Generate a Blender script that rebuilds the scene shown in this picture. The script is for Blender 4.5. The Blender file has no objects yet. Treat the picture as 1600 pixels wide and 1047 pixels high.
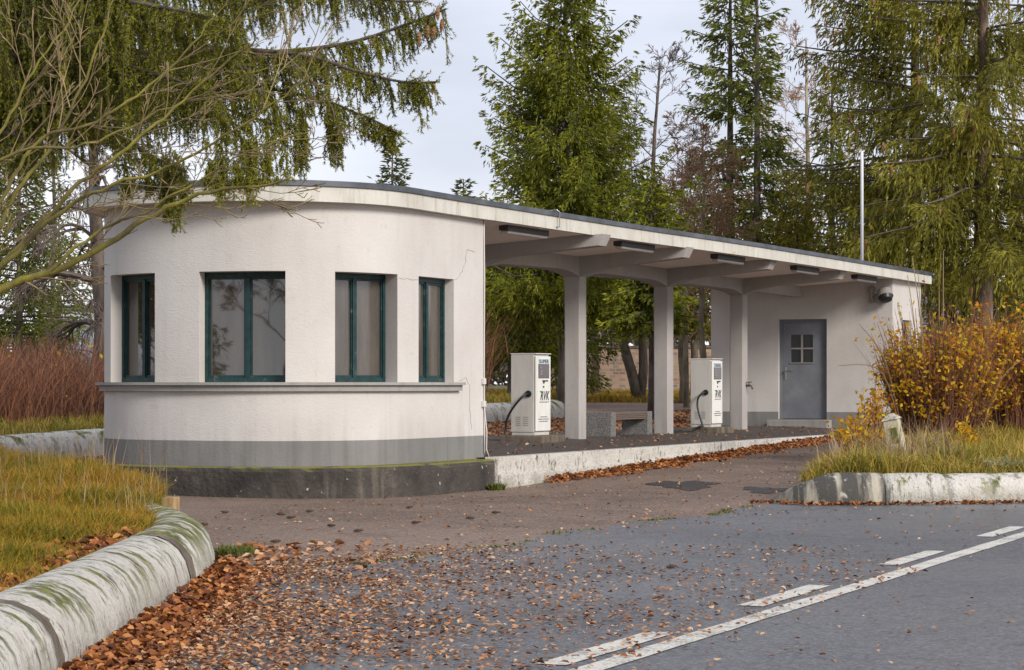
import bpy, bmesh, math, random
import numpy as np
from mathutils import Vector, Matrix
R = math.radians
random.seed(7)
RNG = np.random.default_rng(11)
SC = bpy.context.scene
COL = SC.collection

# ------------------------------------------------------------------ camera, sky, sun, exposure
EYE = 0.85                       # eye height above the kerb top of the pump platform (z = 0)
FPX, HY = 3600.0, 600.0          # focal length and horizon row in photo pixels (1600 x 1047)
cam_d = bpy.data.cameras.new('camera')
cam = bpy.data.objects.new('camera', cam_d)
COL.objects.link(cam)
cam.location = (0, 0, EYE)
cam.rotation_euler = (R(90), 0, 0)
cam_d.sensor_width = 36
cam_d.lens = FPX / 1600 * 36
cam_d.shift_y = (HY - 523.5) / 1600
cam_d.clip_start, cam_d.clip_end = 0.3, 3000
SC.camera = cam

SUN_EL, SUN_AZ = 27.0, 142.0     # azimuth clockwise from +Y: behind the camera on the right
wd = bpy.data.worlds.new("World")
SC.world = wd
wd.use_nodes = True
nt = wd.node_tree
for n in list(nt.nodes): nt.nodes.remove(n)
def wn(t, **kw):
    n = nt.nodes.new(t)
    for k, v in kw.items(): setattr(n, k, v)
    return n
sky = wn('ShaderNodeTexSky', sky_type='NISHITA', sun_disc=False)
sky.sun_elevation, sky.sun_rotation = R(SUN_EL), R(SUN_AZ)
tc = wn('ShaderNodeTexCoord')
mp = wn('ShaderNodeMapping'); mp.inputs['Scale'].default_value = (1.4, 1.4, 4.5)
nz = wn('ShaderNodeTexNoise'); nz.inputs['Scale'].default_value = 1.7; nz.inputs['Detail'].default_value = 6; nz.inputs['Roughness'].default_value = 0.5
rp = wn('ShaderNodeValToRGB')
rp.color_ramp.elements[0].position, rp.color_ramp.elements[0].color = 0.32, (2.0, 2.16, 2.75, 1)
rp.color_ramp.elements[1].position, rp.color_ramp.elements[1].color = 0.68, (4.7, 4.8, 5.25, 1)
sp = wn('ShaderNodeSeparateXYZ')
rz = wn('ShaderNodeMapRange'); rz.inputs['From Min'].default_value = 0.0; rz.inputs['From Max'].default_value = 0.13; rz.inputs['To Min'].default_value = 0.85; rz.inputs['To Max'].default_value = 0.0
hz = wn('ShaderNodeMixRGB'); hz.inputs[2].default_value = (5.7, 5.7, 5.9, 1)
mx = wn('ShaderNodeMixRGB'); mx.inputs[0].default_value = 0.93
bg = wn('ShaderNodeBackground'); bg.inputs['Strength'].default_value = 0.1
wo = wn('ShaderNodeOutputWorld')
L = nt.links.new
L(tc.outputs['Generated'], mp.inputs['Vector']); L(mp.outputs[0], nz.inputs['Vector']); L(nz.outputs['Fac'], rp.inputs[0])
L(tc.outputs['Generated'], sp.inputs[0]); L(sp.outputs['Z'], rz.inputs['Value']); L(rz.outputs[0], hz.inputs[0]); L(rp.outputs[0], hz.inputs[1])
L(sky.outputs[0], mx.inputs[1]); L(hz.outputs[0], mx.inputs[2]); L(mx.outputs[0], bg.inputs['Color']); L(bg.outputs[0], wo.inputs[0])

sl = bpy.data.lights.new('sun', 'SUN')
sl.energy, sl.angle, sl.color = 1.5, R(18), (1.0, 0.94, 0.86)
so = bpy.data.objects.new('sun', sl)
COL.objects.link(so)
sdir = Vector((math.sin(R(SUN_AZ)) * math.cos(R(SUN_EL)), math.cos(R(SUN_AZ)) * math.cos(R(SUN_EL)), math.sin(R(SUN_EL))))
so.rotation_euler = sdir.to_track_quat('Z', 'Y').to_euler()

SC.view_settings.view_transform = 'Standard'
SC.view_settings.look = 'None'
SC.view_settings.exposure = 1.2
SC.view_settings.gamma = 1.0
SC.cycles.max_bounces = 8
SC.cycles.transparent_max_bounces = 8

# ------------------------------------------------------------------ coordinates
AX = Vector((0.4226, 0.9063, 0)); NX = Vector((0.9063, -0.4226, 0)); K0 = Vector((-0.18, 26.15, 0))
def W(s, t, z=0.0):
    return K0 + AX * s + NX * t + Vector((0, 0, z))
def ST(x, y):
    dx, dy = x - K0.x, y - K0.y
    return dx * AX.x + dy * AX.y, dx * NX.x + dy * NX.y
def PX(px, Y, z=None, py=None):
    """a point of the place seen at photo column px, Y metres off, at height z (or seen at row py)"""
    if z is None: z = EYE + (HY - py) / FPX * Y
    return Vector(((px - 800) / FPX * Y, Y, z))
def g_st(s, t):
    s = np.asarray(s, float); t = np.asarray(t, float)
    return -0.35 + 0.024 * np.clip(s, 0, 14) + 0.011 * np.clip(s - 14, 0, 46) + 0.015 * np.clip(-t, 0, 18)
def G(x, y):
    s, t = ST(x, y)
    return float(g_st(s, t))
def plat_z(t):
    return float(np.interp(t, [-1.8, 0], [0.08, 0.0]))

# ------------------------------------------------------------------ materials
def mat(name, base=(0.5, 0.5, 0.5), rough=0.7, metal=0.0, spec=0.5):
    m = bpy.data.materials.new(name); m.use_nodes = True
    b = m.node_tree.nodes['Principled BSDF']
    b.inputs['Base Color'].default_value = (*base, 1)
    b.inputs['Roughness'].default_value = rough
    b.inputs['Metallic'].default_value = metal
    b.inputs['Specular IOR Level'].default_value = spec
    return m
def N(m, t, **kw):
    n = m.node_tree.nodes.new(t)
    for k, v in kw.items():
        if k in n.inputs.keys(): n.inputs[k].default_value = v
        else: setattr(n, k, v)
    return n
def lk(m, a, b): m.node_tree.links.new(a, b)
def bsdf(m): return m.node_tree.nodes['Principled BSDF']
def coords(m, scale=(1, 1, 1), rot=(0, 0, 0), kind='Object'):
    t = N(m, 'ShaderNodeTexCoord'); p = N(m, 'ShaderNodeMapping')
    p.inputs['Scale'].default_value = scale; p.inputs['Rotation'].default_value = rot
    lk(m, t.outputs[kind], p.inputs['Vector'])
    return p.outputs[0]
def noise(m, scale, detail=4, rough=0.55, vec=None, dist=0.0):
    n = N(m, 'ShaderNodeTexNoise'); n.inputs['Scale'].default_value = scale; n.inputs['Detail'].default_value = detail
    n.inputs['Roughness'].default_value = rough; n.inputs['Distortion'].default_value = dist
    lk(m, vec if vec is not None else coords(m), n.inputs['Vector'])
    return n.outputs['Fac']
def ramp(m, fac, stops, interp='LINEAR'):
    r = N(m, 'ShaderNodeValToRGB'); r.color_ramp.interpolation = interp
    e = r.color_ramp.elements
    while len(e) < len(stops): e.new(0.5)
    for i, (p, c) in enumerate(stops):
        e[i].position = p; e[i].color = (*c, 1) if len(c) == 3 else c
    lk(m, fac, r.inputs[0])
    return r.outputs[0]
def mixc(m, fac, a, b, mode='MIX'):
    x = N(m, 'ShaderNodeMixRGB'); x.blend_type = mode
    for sck, v in ((0, fac), (1, a), (2, b)):
        if isinstance(v, (int, float)): x.inputs[sck].default_value = v
        elif isinstance(v, tuple): x.inputs[sck].default_value = (*v, 1)
        else: lk(m, v, x.inputs[sck])
    return x.outputs[0]
def math_(m, op, a, b=0.0):
    x = N(m, 'ShaderNodeMath'); x.operation = op
    for i, v in enumerate((a, b)):
        if isinstance(v, (int, float)): x.inputs[i].default_value = v
        else: lk(m, v, x.inputs[i])
    return x.outputs[0]
def maprange(m, v, a, b, c=0.0, d=1.0):
    x = N(m, 'ShaderNodeMapRange')
    for i, q in zip((1, 2, 3, 4), (a, b, c, d)): x.inputs[i].default_value = q
    lk(m, v, x.inputs[0])
    return x.outputs[0]
def bump(m, h, strength=0.3, dist=0.01):
    b = N(m, 'ShaderNodeBump'); b.inputs['Strength'].default_value = strength; b.inputs['Distance'].default_value = dist
    lk(m, h, b.inputs['Height']); lk(m, b.outputs[0], bsdf(m).inputs['Normal'])
def setc(m, c): lk(m, c, bsdf(m).inputs['Base Color'])
def sepz(m, sock):
    s = N(m, 'ShaderNodeSeparateXYZ'); lk(m, sock, s.inputs[0]); return s.outputs
def island(m):
    return N(m, 'ShaderNodeNewGeometry').outputs['Random Per Island']
def normal_z(m):
    g = N(m, 'ShaderNodeNewGeometry'); return sepz(m, g.outputs['Normal'])['Z']
def pos_z(m):
    g = N(m, 'ShaderNodeNewGeometry'); return sepz(m, g.outputs['Position'])['Z']

M = {}
def plaster(name, c1, c2, streak=0.5):
    m = mat(name, rough=0.85, spec=0.25)
    big = noise(m, 0.9, 5)
    fine = noise(m, 9, 5, 0.6)
    trowel = noise(m, 14, 3, 0.5, coords(m, (1, 1, 2.2), (0.4, 0.3, 0.2)), 2.2)
    v = noise(m, 3.0, 4, 0.6, coords(m, (3.0, 3.0, 0.28)))
    c = mixc(m, maprange(m, big, 0.35, 0.7), c1, c2)
    c = mixc(m, maprange(m, v, 0.5, 0.75, 0, streak), c, tuple(x * 0.8 for x in c2))
    c = mixc(m, maprange(m, fine, 0.62, 0.75, 0, 0.35), c, tuple(x * 0.72 for x in c2))
    # dirt washed from the ground up
    lo = math_(m, 'MULTIPLY', maprange(m, pos_z(m), 0.55, 0.2), maprange(m, v, 0.3, 0.7))
    c = mixc(m, math_(m, 'MULTIPLY', lo, 0.35), c, tuple(x * 0.6 for x in c2))
    setc(m, c)
    bump(m, math_(m, 'ADD', trowel, math_(m, 'MULTIPLY', fine, 0.3)), 0.24, 0.02)
    return m
M['plaster'] = plaster('white_plaster', (0.60, 0.575, 0.55), (0.52, 0.485, 0.455), 0.22)
M['band'] = plaster('grey_band_plaster', (0.24, 0.235, 0.225), (0.19, 0.185, 0.175))
M['sillm'] = plaster('sill_plaster', (0.36, 0.345, 0.33), (0.27, 0.255, 0.235))
M['concrete'] = plaster('grey_concrete', (0.45, 0.42, 0.40), (0.36, 0.335, 0.315), 0.3)
M['soffit'] = plaster('soffit_paint', (0.90, 0.80, 0.72), (0.85, 0.74, 0.66), 0.15)
def mossy_sill():
    m = mat('mossy_sill_top', rough=0.9)
    f = noise(m, 6, 5); setc(m, ramp(m, f, [(0.35, (0.20, 0.19, 0.16)), (0.5, (0.19, 0.17, 0.04)), (0.65, (0.30, 0.25, 0.03))]))
    bump(m, noise(m, 60, 4), 0.6, 0.02); return m
M['moss_sill'] = mossy_sill()
def fascia_m():
    m = mat('fascia_paint', rough=0.75)
    f = noise(m, 2.2, 5); v = noise(m, 4.0, 4, 0.6, coords(m, (3, 3, 0.5)))
    c = mixc(m, maprange(m, f, 0.35, 0.7), (0.60, 0.58, 0.52), (0.50, 0.47, 0.41))
    c = mixc(m, maprange(m, v, 0.52, 0.75, 0, 0.6), c, (0.27, 0.26, 0.21))
    y = noise(m, 3.1, 5, 0.62, coords(m, (1, 1, 1.6)))
    c = mixc(m, maprange(m, y, 0.64, 0.70, 0, 0.85), c, (0.42, 0.33, 0.04))
    setc(m, c); bump(m, noise(m, 40, 4), 0.25, 0.01); return m
M['fascia'] = fascia_m()
def edge_m():
    m = mat('zinc_edge', rough=0.45, metal=0.3)
    setc(m, ramp(m, noise(m, 3, 5), [(0.3, (0.055, 0.06, 0.07)), (0.7, (0.13, 0.14, 0.16))])); return m
M['edge'] = edge_m()
M['roof'] = mat('roof_felt', (0.09, 0.09, 0.095), 0.9)
def plinth_m():
    m = mat('dark_plinth_concrete', rough=0.85)
    a = noise(m, 2.0, 6, 0.65); v = noise(m, 3.5, 5, 0.6, coords(m, (2.4, 2.4, 0.25))); sp_ = noise(m, 16, 3, 0.5)
    c = ramp(m, a, [(0.3, (0.022, 0.018, 0.016)), (0.55, (0.06, 0.05, 0.042)), (0.75, (0.15, 0.125, 0.10))])
    c = mixc(m, math_(m, 'MULTIPLY', maprange(m, v, 0.53, 0.68, 0, 0.6), maprange(m, noise(m, 0.7, 2), 0.48, 0.6)), c, (0.20, 0.175, 0.13))
    c = mixc(m, maprange(m, sp_, 0.69, 0.73), c, (0.42, 0.40, 0.34))
    up = math_(m, 'MULTIPLY', maprange(m, normal_z(m), 0.3, 0.8), maprange(m, noise(m, 5, 5), 0.3, 0.5))
    c = mixc(m, up, c, (0.17, 0.16, 0.03))
    setc(m, c); bump(m, math_(m, 'ADD', noise(m, 22, 5), a), 0.7, 0.03); return m
M['plinth'] = plinth_m()
def whitekerb(name, dirt, moss, stretch=(1.0, 1.0, 0.45)):
    m = mat(name, rough=0.8)
    a = noise(m, 2.4, 6, 0.6); st_ = noise(m, 5.0, 6, 0.68, coords(m, stretch)); fine = noise(m, 42, 4, 0.6)
    c = mixc(m, maprange(m, a, 0.3, 0.7), (0.74, 0.71, 0.65), (0.62, 0.58, 0.51))
    c = mixc(m, maprange(m, st_, 0.565, 0.65, 0, dirt), c, (0.085, 0.070, 0.050))
    c = mixc(m, maprange(m, fine, 0.6, 0.72, 0, dirt), c, (0.16, 0.14, 0.10))
    if moss:
        mz = math_(m, 'MULTIPLY', maprange(m, noise(m, 4.2, 6, 0.7, coords(m, tuple(max(0.8, q * 0.8) for q in stretch))), 0.62 - 0.12 * moss, 0.68 - 0.1 * moss), maprange(m, normal_z(m), -0.05, 0.75))
        c = mixc(m, mz, c, ramp(m, noise(m, 11, 3), [(0.35, (0.07, 0.085, 0.012)), (0.65, (0.22, 0.22, 0.03))]))
    lo = math_(m, 'MULTIPLY', maprange(m, pos_z(m), -0.16, -0.35), maprange(m, a, 0.25, 0.6))
    c = mixc(m, math_(m, 'MULTIPLY', lo, 0.75), c, (0.16, 0.13, 0.08))
    sp2 = noise(m, 13, 6, 0.75, coords(m, tuple(0.5 + 0.5 * q for q in stretch)))
    c = mixc(m, maprange(m, sp2, 0.575, 0.62, 0, dirt * 0.85), c, (0.22, 0.19, 0.14))
    setc(m, c); bump(m, math_(m, 'ADD', math_(m, 'MULTIPLY', fine, 0.6), math_(m, 'ADD', st_, sp2)), 1.0, 0.035); return m
M['kerb_mossy'] = whitekerb('limewashed_kerb_mossy', 0.9, 0.95, (1.0, 2.3, 0.9))
M['kerb_nose'] = whitekerb('limewashed_kerb_very_mossy', 0.9, 1.75, (1.2, 1.8, 0.9))
M['kerb_white'] = whitekerb('limewashed_kerb', 0.8, 0.45, (3.0, 0.7, 0.6))
M['kerb_flat'] = whitekerb('painted_platform_kerb', 0.9, 0.0, (1.6, 1.6, 0.9))
M['kerb_yellow'] = whitekerb('yellowed_kerb', 0.6, 0.9)
def dark_kerb():
    m = mat('weathered_kerb', rough=0.85)
    a = noise(m, 2.0, 5); v = noise(m, 2.6, 5, 0.6, coords(m, (2.2, 0.3, 0.22)))
    c = mixc(m, maprange(m, a, 0.35, 0.7), (0.42, 0.38, 0.30), (0.30, 0.27, 0.21))
    c = mixc(m, maprange(m, v, 0.40, 0.52, 0, 0.95), c, (0.045, 0.042, 0.038))
    c = mixc(m, maprange(m, noise(m, 9, 5), 0.6, 0.7, 0, 0.6), c, (0.62, 0.58, 0.5))
    setc(m, c); bump(m, noise(m, 30, 5), 0.6, 0.02); return m
M['kerb_dark'] = dark_kerb()
def asphalt(name, c1, c2, c3, r1, r2):
    m = mat(name, spec=0.45)
    big = noise(m, 0.32, 5, 0.6); mid = noise(m, 2.2, 6, 0.65); fine = noise(m, 130, 3, 0.7); vor = noise(m, 55, 2, 0.5)
    c = mixc(m, maprange(m, big, 0.38, 0.60), c1, c2)
    bl = noise(m, 0.9, 7, 0.72)
    c = mixc(m, maprange(m, bl, 0.54, 0.64, 0, 0.55), c, tuple(x * 0.55 for x in c2))
    c = mixc(m, maprange(m, mid, 0.48, 0.72, 0, 0.6), c, c3)
    gr = noise(m, 48, 4, 0.75)
    c = mixc(m, maprange(m, gr, 0.52, 0.64, 0, 0.75), c, tuple(min(0.5, x * 2.3) for x in c1))
    c = mixc(m, maprange(m, gr, 0.48, 0.38, 0, 0.85), c, tuple(x * 0.25 for x in c1))
    c = mixc(m, maprange(m, fine, 0.56, 0.68, 0, 0.55), c, tuple(min(0.5, x * 2.6) for x in c1))
    vc = N(m, 'ShaderNodeTexVoronoi'); vc.feature = 'DISTANCE_TO_EDGE'; vc.inputs['Scale'].default_value = 0.42
    wv = N(m, 'ShaderNodeVectorMath'); wv.operation = 'ADD'
    nn_ = N(m, 'ShaderNodeTexNoise'); nn_.inputs['Scale'].default_value = 1.5; nn_.inputs['Detail'].default_value = 6
    cc_ = coords(m); lk(m, cc_, nn_.inputs['Vector']); lk(m, cc_, wv.inputs[0]); lk(m, nn_.outputs['Color'], wv.inputs[1]); lk(m, wv.outputs[0], vc.inputs['Vector'])
    ck = math_(m, 'MULTIPLY', maprange(m, vc.outputs['Distance'], 0.006, 0.0), maprange(m, mid, 0.48, 0.56))
    c = mixc(m, math_(m, 'MULTIPLY', ck, 0.75), c, (0.02, 0.017, 0.015))
    c = mixc(m, maprange(m, vor, 0.38, 0.28, 0, 0.6), c, (0.016, 0.015, 0.014))
    setc(m, c)
    lk(m, maprange(m, math_(m, 'ADD', big, math_(m, 'MULTIPLY', mid, 0.5)), 0.6, 0.95, r1, r2), bsdf(m).inputs['Roughness'])
    bump(m, math_(m, 'ADD', fine, vor), 0.5, 0.006); return m
M['road'] = asphalt('wet_road_asphalt', (0.108, 0.107, 0.112), (0.078, 0.077, 0.080), (0.125, 0.112, 0.10), 0.32, 0.62)
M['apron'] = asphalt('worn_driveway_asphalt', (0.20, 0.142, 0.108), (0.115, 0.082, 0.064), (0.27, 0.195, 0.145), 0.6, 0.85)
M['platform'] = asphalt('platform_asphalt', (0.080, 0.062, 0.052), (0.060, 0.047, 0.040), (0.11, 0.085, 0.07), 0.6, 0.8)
M['rear'] = asphalt('reddish_rear_paving', (0.34, 0.22, 0.18), (0.27, 0.17, 0.14), (0.40, 0.27, 0.20), 0.7, 0.9)
bsdf(M['rear']).inputs['Specular IOR Level'].default_value = 0.05; bsdf(M['apron']).inputs['Specular IOR Level'].default_value = 0.25
def marking():
    m = mat('worn_road_paint', rough=0.7)
    f = noise(m, 60, 4, 0.7); a = noise(m, 5, 5)
    setc(m, mixc(m, maprange(m, math_(m, 'ADD', math_(m, 'MULTIPLY', f, 0.7), math_(m, 'MULTIPLY', a, 0.4)), 0.55, 0.66), (0.62, 0.59, 0.52), (0.20, 0.185, 0.165)))
    bump(m, f, 0.4, 0.005); return m
M['marking'] = marking()
def soil():
    m = mat('leafy_soil', rough=0.95)
    setc(m, ramp(m, noise(m, 5, 6, 0.7), [(0.3, (0.045, 0.034, 0.02)), (0.5, (0.085, 0.07, 0.026)), (0.7, (0.16, 0.10, 0.035))]))
    bump(m, noise(m, 18, 5), 0.8, 0.05); return m
M['soil'] = soil()
def ground_m():
    m = mat('far_grass_ground', rough=0.95)
    setc(m, ramp(m, noise(m, 1.2, 6, 0.7), [(0.3, (0.05, 0.055, 0.018)), (0.55, (0.10, 0.09, 0.03)), (0.75, (0.16, 0.10, 0.04))])); return m
M['ground'] = ground_m()
def leafy(name, stops, noise_scale=1.2, transl=0.3, rough=0.65, amt=0.55):
    m = mat(name, rough=rough, spec=0.3)
    f = math_(m, 'ADD', math_(m, 'MULTIPLY', island(m), amt), math_(m, 'MULTIPLY', maprange(m, noise(m, noise_scale, 3, 0.6), 0.25, 0.75), 1 - amt))
    c = ramp(m, f, stops); setc(m, c)
    t = N(m, 'ShaderNodeBsdfTranslucent'); lk(m, c, t.inputs[0])
    x = N(m, 'ShaderNodeMixShader'); x.inputs[0].default_value = transl
    o = m.node_tree.nodes['Material Output']
    lk(m, bsdf(m).outputs[0], x.inputs[1]); lk(m, t.outputs[0], x.inputs[2]); lk(m, x.outputs[0], o.inputs[0])
    return m
M['spruce_bright'] = leafy('bright_spruce_needles', [(0.15, (0.055, 0.072, 0.018)), (0.42, (0.164, 0.187, 0.022)), (0.68, (0.315, 0.326, 0.028)), (0.9, (0.484, 0.466, 0.04))], 0.9)
M['spruce_mid'] = leafy('mid_spruce_needles', [(0.15, (0.082, 0.102, 0.026)), (0.5, (0.203, 0.231, 0.039)), (0.9, (0.356, 0.362, 0.058))], 0.8)
M['spruce_old'] = leafy('old_spruce_needles', [(0.12, (0.09, 0.09, 0.02)), (0.5, (0.247, 0.232, 0.032)), (0.75, (0.404, 0.367, 0.047)), (0.92, (0.478, 0.329, 0.086))], 0.8)
M['spruce_near'] = leafy('near_spruce_needles', [(0.12, (0.051, 0.051, 0.011)), (0.42, (0.148, 0.149, 0.016)), (0.7, (0.277, 0.277, 0.023)), (0.92, (0.388, 0.37, 0.027))], 1.4, 0.25)
M['spruce_dark'] = leafy('far_spruce_needles', [(0.15, (0.058, 0.072, 0.033)), (0.9, (0.169, 0.189, 0.058))], 0.7)
M['grass_gold'] = leafy('autumn_grass', [(0.08, (0.06, 0.076, 0.009)), (0.33, (0.18, 0.174, 0.014)), (0.52, (0.348, 0.235, 0.019)), (0.75, (0.444, 0.207, 0.03)), (0.95, (0.504, 0.336, 0.119))], 1.1, 0.3, amt=0.45)
M['grass_isl'] = leafy('island_grass', [(0.1, (0.093, 0.108, 0.018)), (0.38, (0.251, 0.234, 0.029)), (0.6, (0.45, 0.316, 0.059)), (0.85, (0.555, 0.366, 0.117))], 0.8, 0.3, amt=0.5)
M['grass_pale'] = leafy('bleached_grass', [(0.1, (0.34, 0.38, 0.18)), (0.6, (0.58, 0.56, 0.40)), (0.9, (0.66, 0.62, 0.52))], 1.5, 0.25)
M['straw'] = leafy('dry_grass_stalks', [(0.2, (0.22, 0.15, 0.08)), (0.8, (0.42, 0.31, 0.18))], 1.5, 0.2)
M['leaf_litter'] = leafy('fallen_birch_leaves', [(0.08, (0.101, 0.04, 0.018)), (0.28, (0.28, 0.1, 0.031)), (0.5, (0.426, 0.19, 0.075)), (0.72, (0.515, 0.3, 0.167)), (0.95, (0.62, 0.43, 0.264))], 2.0, 0.1, 0.6, 0.85)
M['leaf_red'] = leafy('rusty_heaped_leaves', [(0.1, (0.065, 0.024, 0.011)), (0.4, (0.208, 0.068, 0.024)), (0.7, (0.39, 0.138, 0.038)), (0.95, (0.572, 0.286, 0.093))], 2.0, 0.12, 0.6, 0.85)
M['yellow_leaf'] = leafy('yellow_shrub_leaves', [(0.1, (0.33, 0.187, 0.009)), (0.5, (0.572, 0.341, 0.011)), (0.9, (0.62, 0.495, 0.027))], 1.6, 0.35)
M['orange_leaf'] = leafy('orange_shrub_leaves', [(0.1, (0.3, 0.081, 0.013)), (0.5, (0.525, 0.184, 0.013)), (0.9, (0.62, 0.322, 0.018))], 1.6, 0.35)
M['rust_twig'] = leafy('rust_brown_stems', [(0.1, (0.066, 0.034, 0.024)), (0.5, (0.15, 0.068, 0.042)), (0.85, (0.3, 0.121, 0.06)), (0.97, (0.408, 0.231, 0.13))], 1.0, 0.0, 0.8)
M['grey_twig'] = leafy('grey_brown_twigs', [(0.1, (0.06, 0.045, 0.038)), (0.9, (0.17, 0.13, 0.11))], 1.0, 0.0, 0.8)
M['pink_twig'] = leafy('reddish_birch_twigs', [(0.1, (0.20, 0.115, 0.065)), (0.9, (0.42, 0.27, 0.16))], 1.0, 0.0, 0.8)
def bark(name, a, b, c=None, sc=8):
    m = mat(name, rough=0.9)
    f = noise(m, sc, 6, 0.65, coords(m, (1, 1, 0.35)))
    st = [(0.35, a), (0.62, b)]
    if c: st.append((0.75, c))
    setc(m, ramp(m, f, st)); bump(m, f, 0.8, 0.04); return m
M['bark'] = bark('spruce_bark', (0.055, 0.042, 0.034), (0.15, 0.115, 0.09))
M['bark_warm'] = bark('warm_spruce_bark', (0.10, 0.066, 0.048), (0.25, 0.175, 0.13))
M['bark_birch'] = bark('birch_bark', (0.05, 0.045, 0.038), (0.36, 0.30, 0.20), (0.52, 0.46, 0.34), 3)
M['bark_lichen'] = bark('lichen_branch_bark', (0.10, 0.075, 0.035), (0.24, 0.21, 0.035), (0.36, 0.33, 0.06), 3.5)
M['twig_pale'] = bark('pale_young_twigs', (0.16, 0.11, 0.06), (0.32, 0.24, 0.12), None, 3)
M['ochre_wood'] = bark('ochre_wood', (0.26, 0.17, 0.075), (0.46, 0.32, 0.15), None, 9)
M['teal'] = mat('teal_window_paint', (0.012, 0.075, 0.075), 0.45)
setc(M['teal'], ramp(M['teal'], noise(M['teal'], 14, 5, 0.6), [(0.3, (0.004, 0.018, 0.021)), (0.62, (0.009, 0.044, 0.044)), (0.74, (0.11, 0.10, 0.09))]))
def glass_m(name, base, stops=None):
    m = mat(name, base, 0.02); b = bsdf(m); b.inputs['IOR'].default_value = 1.9
    f = noise(m, 2.5, 4, 0.6, coords(m, (3, 3, 0.6)))
    setc(m, mixc(m, maprange(m, f, 0.35, 0.7), base, tuple(x * 1.7 for x in base)))
    bump(m, noise(m, 1.6, 2), 0.05, 0.02); return m
M['pane'] = glass_m('curtained_glass', (0.030, 0.025, 0.020))
M['pane_frost'] = glass_m('frosted_glass', (0.065, 0.055, 0.046)); bsdf(M['pane_frost']).inputs['Roughness'].default_value = 0.16
M['pane_dark'] = glass_m('dark_glass', (0.012, 0.012, 0.012)); bsdf(M['pane_dark']).inputs['IOR'].default_value = 1.4; bsdf(M['pane_dark']).inputs['Specular IOR Level'].default_value = 0.3
def doorm():
    m = mat('grey_door_paint', rough=0.5)
    c = ramp(m, noise(m, 2.5, 6, 0.7), [(0.3, (0.125, 0.135, 0.155)), (0.6, (0.18, 0.19, 0.21)), (0.8, (0.25, 0.25, 0.25))])
    c = mixc(m, maprange(m, noise(m, 7, 6, 0.7, coords(m, (1, 1, 0.4))), 0.64, 0.70, 0, 0.8), c, (0.16, 0.085, 0.05)); setc(m, c); return m
M['door'] = doorm()
M['metal'] = mat('worn_steel', (0.42, 0.41, 0.39), 0.35, 0.9)
M['brass'] = mat('dull_brass', (0.16, 0.13, 0.09), 0.45, 0.8)
M['lamp_body'] = mat('dark_lamp_housing', (0.045, 0.04, 0.042), 0.5)
M['lamp_diff'] = mat('milky_diffuser', (0.55, 0.52, 0.48), 0.3)
def pumpm(name, c):
    m = mat(name, c, 0.38)
    setc(m, mixc(m, maprange(m, noise(m, 3, 5, 0.6, coords(m, (2, 2, 0.5))), 0.45, 0.75, 0, 0.6), c, tuple(x * 0.68 for x in c))); return m
M['pump_body'] = pumpm('cream_pump_sheet_metal', (0.56, 0.54, 0.50))
M['pump_front'] = pumpm('white_pump_front', (0.76, 0.745, 0.70))
M['black'] = mat('black_rubber', (0.014, 0.014, 0.015), 0.45)
M['ink'] = mat('black_lettering', (0.012, 0.012, 0.012), 0.5)
M['blueink'] = mat('faded_blue_lettering', (0.10, 0.11, 0.14), 0.6)
M['green'] = mat('green_emblem', (0.05, 0.30, 0.06), 0.5)
M['sign_pale'] = mat('pale_sign_strip', (0.52, 0.60, 0.64), 0.35)
M['display'] = mat('brown_display_glass', (0.045, 0.026, 0.020), 0.06); bsdf(M['display']).inputs['IOR'].default_value = 1.6
def benchm():
    m = mat('exposed_aggregate', rough=0.8)
    setc(m, ramp(m, noise(m, 75, 3, 0.7), [(0.35, (0.06, 0.056, 0.053)), (0.5, (0.15, 0.143, 0.135)), (0.66, (0.30, 0.285, 0.27))])); bump(m, noise(m, 75, 3), 0.4, 0.01); return m
M['aggregate'] = benchm()
M['wood'] = mat('weathered_slats', (0.16, 0.115, 0.09), 0.8)
M['base_block'] = bark('stained_concrete_block', (0.05, 0.036, 0.024), (0.19, 0.155, 0.115), None, 5)
M['white_pole'] = mat('white_pole_paint', (0.72, 0.72, 0.74), 0.4)
M['grey_metal'] = mat('grey_cast_metal', (0.26, 0.24, 0.225), 0.55)
def brickm():
    m = mat('old_brick_wall', rough=0.9)
    b = N(m, 'ShaderNodeTexBrick')
    b.inputs['Color1'].default_value = (0.52, 0.32, 0.20, 1); b.inputs['Color2'].default_value = (0.24, 0.14, 0.10, 1); b.inputs['Mortar'].default_value = (0.38, 0.32, 0.26, 1)
    b.inputs['Scale'].default_value = 2.4; b.inputs['Mortar Size'].default_value = 0.025
    lk(m, coords(m, (1, 1, 1), (R(90), 0, 0)), b.inputs['Vector'])
    setc(m, mixc(m, maprange(m, noise(m, 2, 5), 0.4, 0.7, 0, 0.5), b.outputs['Color'], (0.36, 0.30, 0.22))); return m
M['brick'] = brickm()
M['house_wall'] = mat('grey_rendered_gable', (0.30, 0.27, 0.26), 0.9)
M['house_roof'] = bark('grey_slate_roof', (0.10, 0.09, 0.09), (0.20, 0.18, 0.18), None, 12)
M['cont_white'] = mat('pale_container_sheet', (0.46, 0.48, 0.52), 0.6)
M['cont_grey'] = mat('blue_grey_container_sheet', (0.20, 0.23, 0.29), 0.6)
M['cone'] = bark('spruce_cone_scales', (0.15, 0.07, 0.03), (0.36, 0.18, 0.075), None, 40)
M['cone_dark'] = bark('weathered_cone_scales', (0.03, 0.019, 0.014), (0.12, 0.070, 0.045), None, 60)
M['crack'] = mat('plaster_crack', (0.20, 0.17, 0.15), 0.9)
M['cable'] = mat('painted_cable', (0.60, 0.57, 0.54), 0.6)
M['post'] = bark('marker_post_paint', (0.40, 0.35, 0.22), (0.62, 0.57, 0.43), None, 6)
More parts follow.
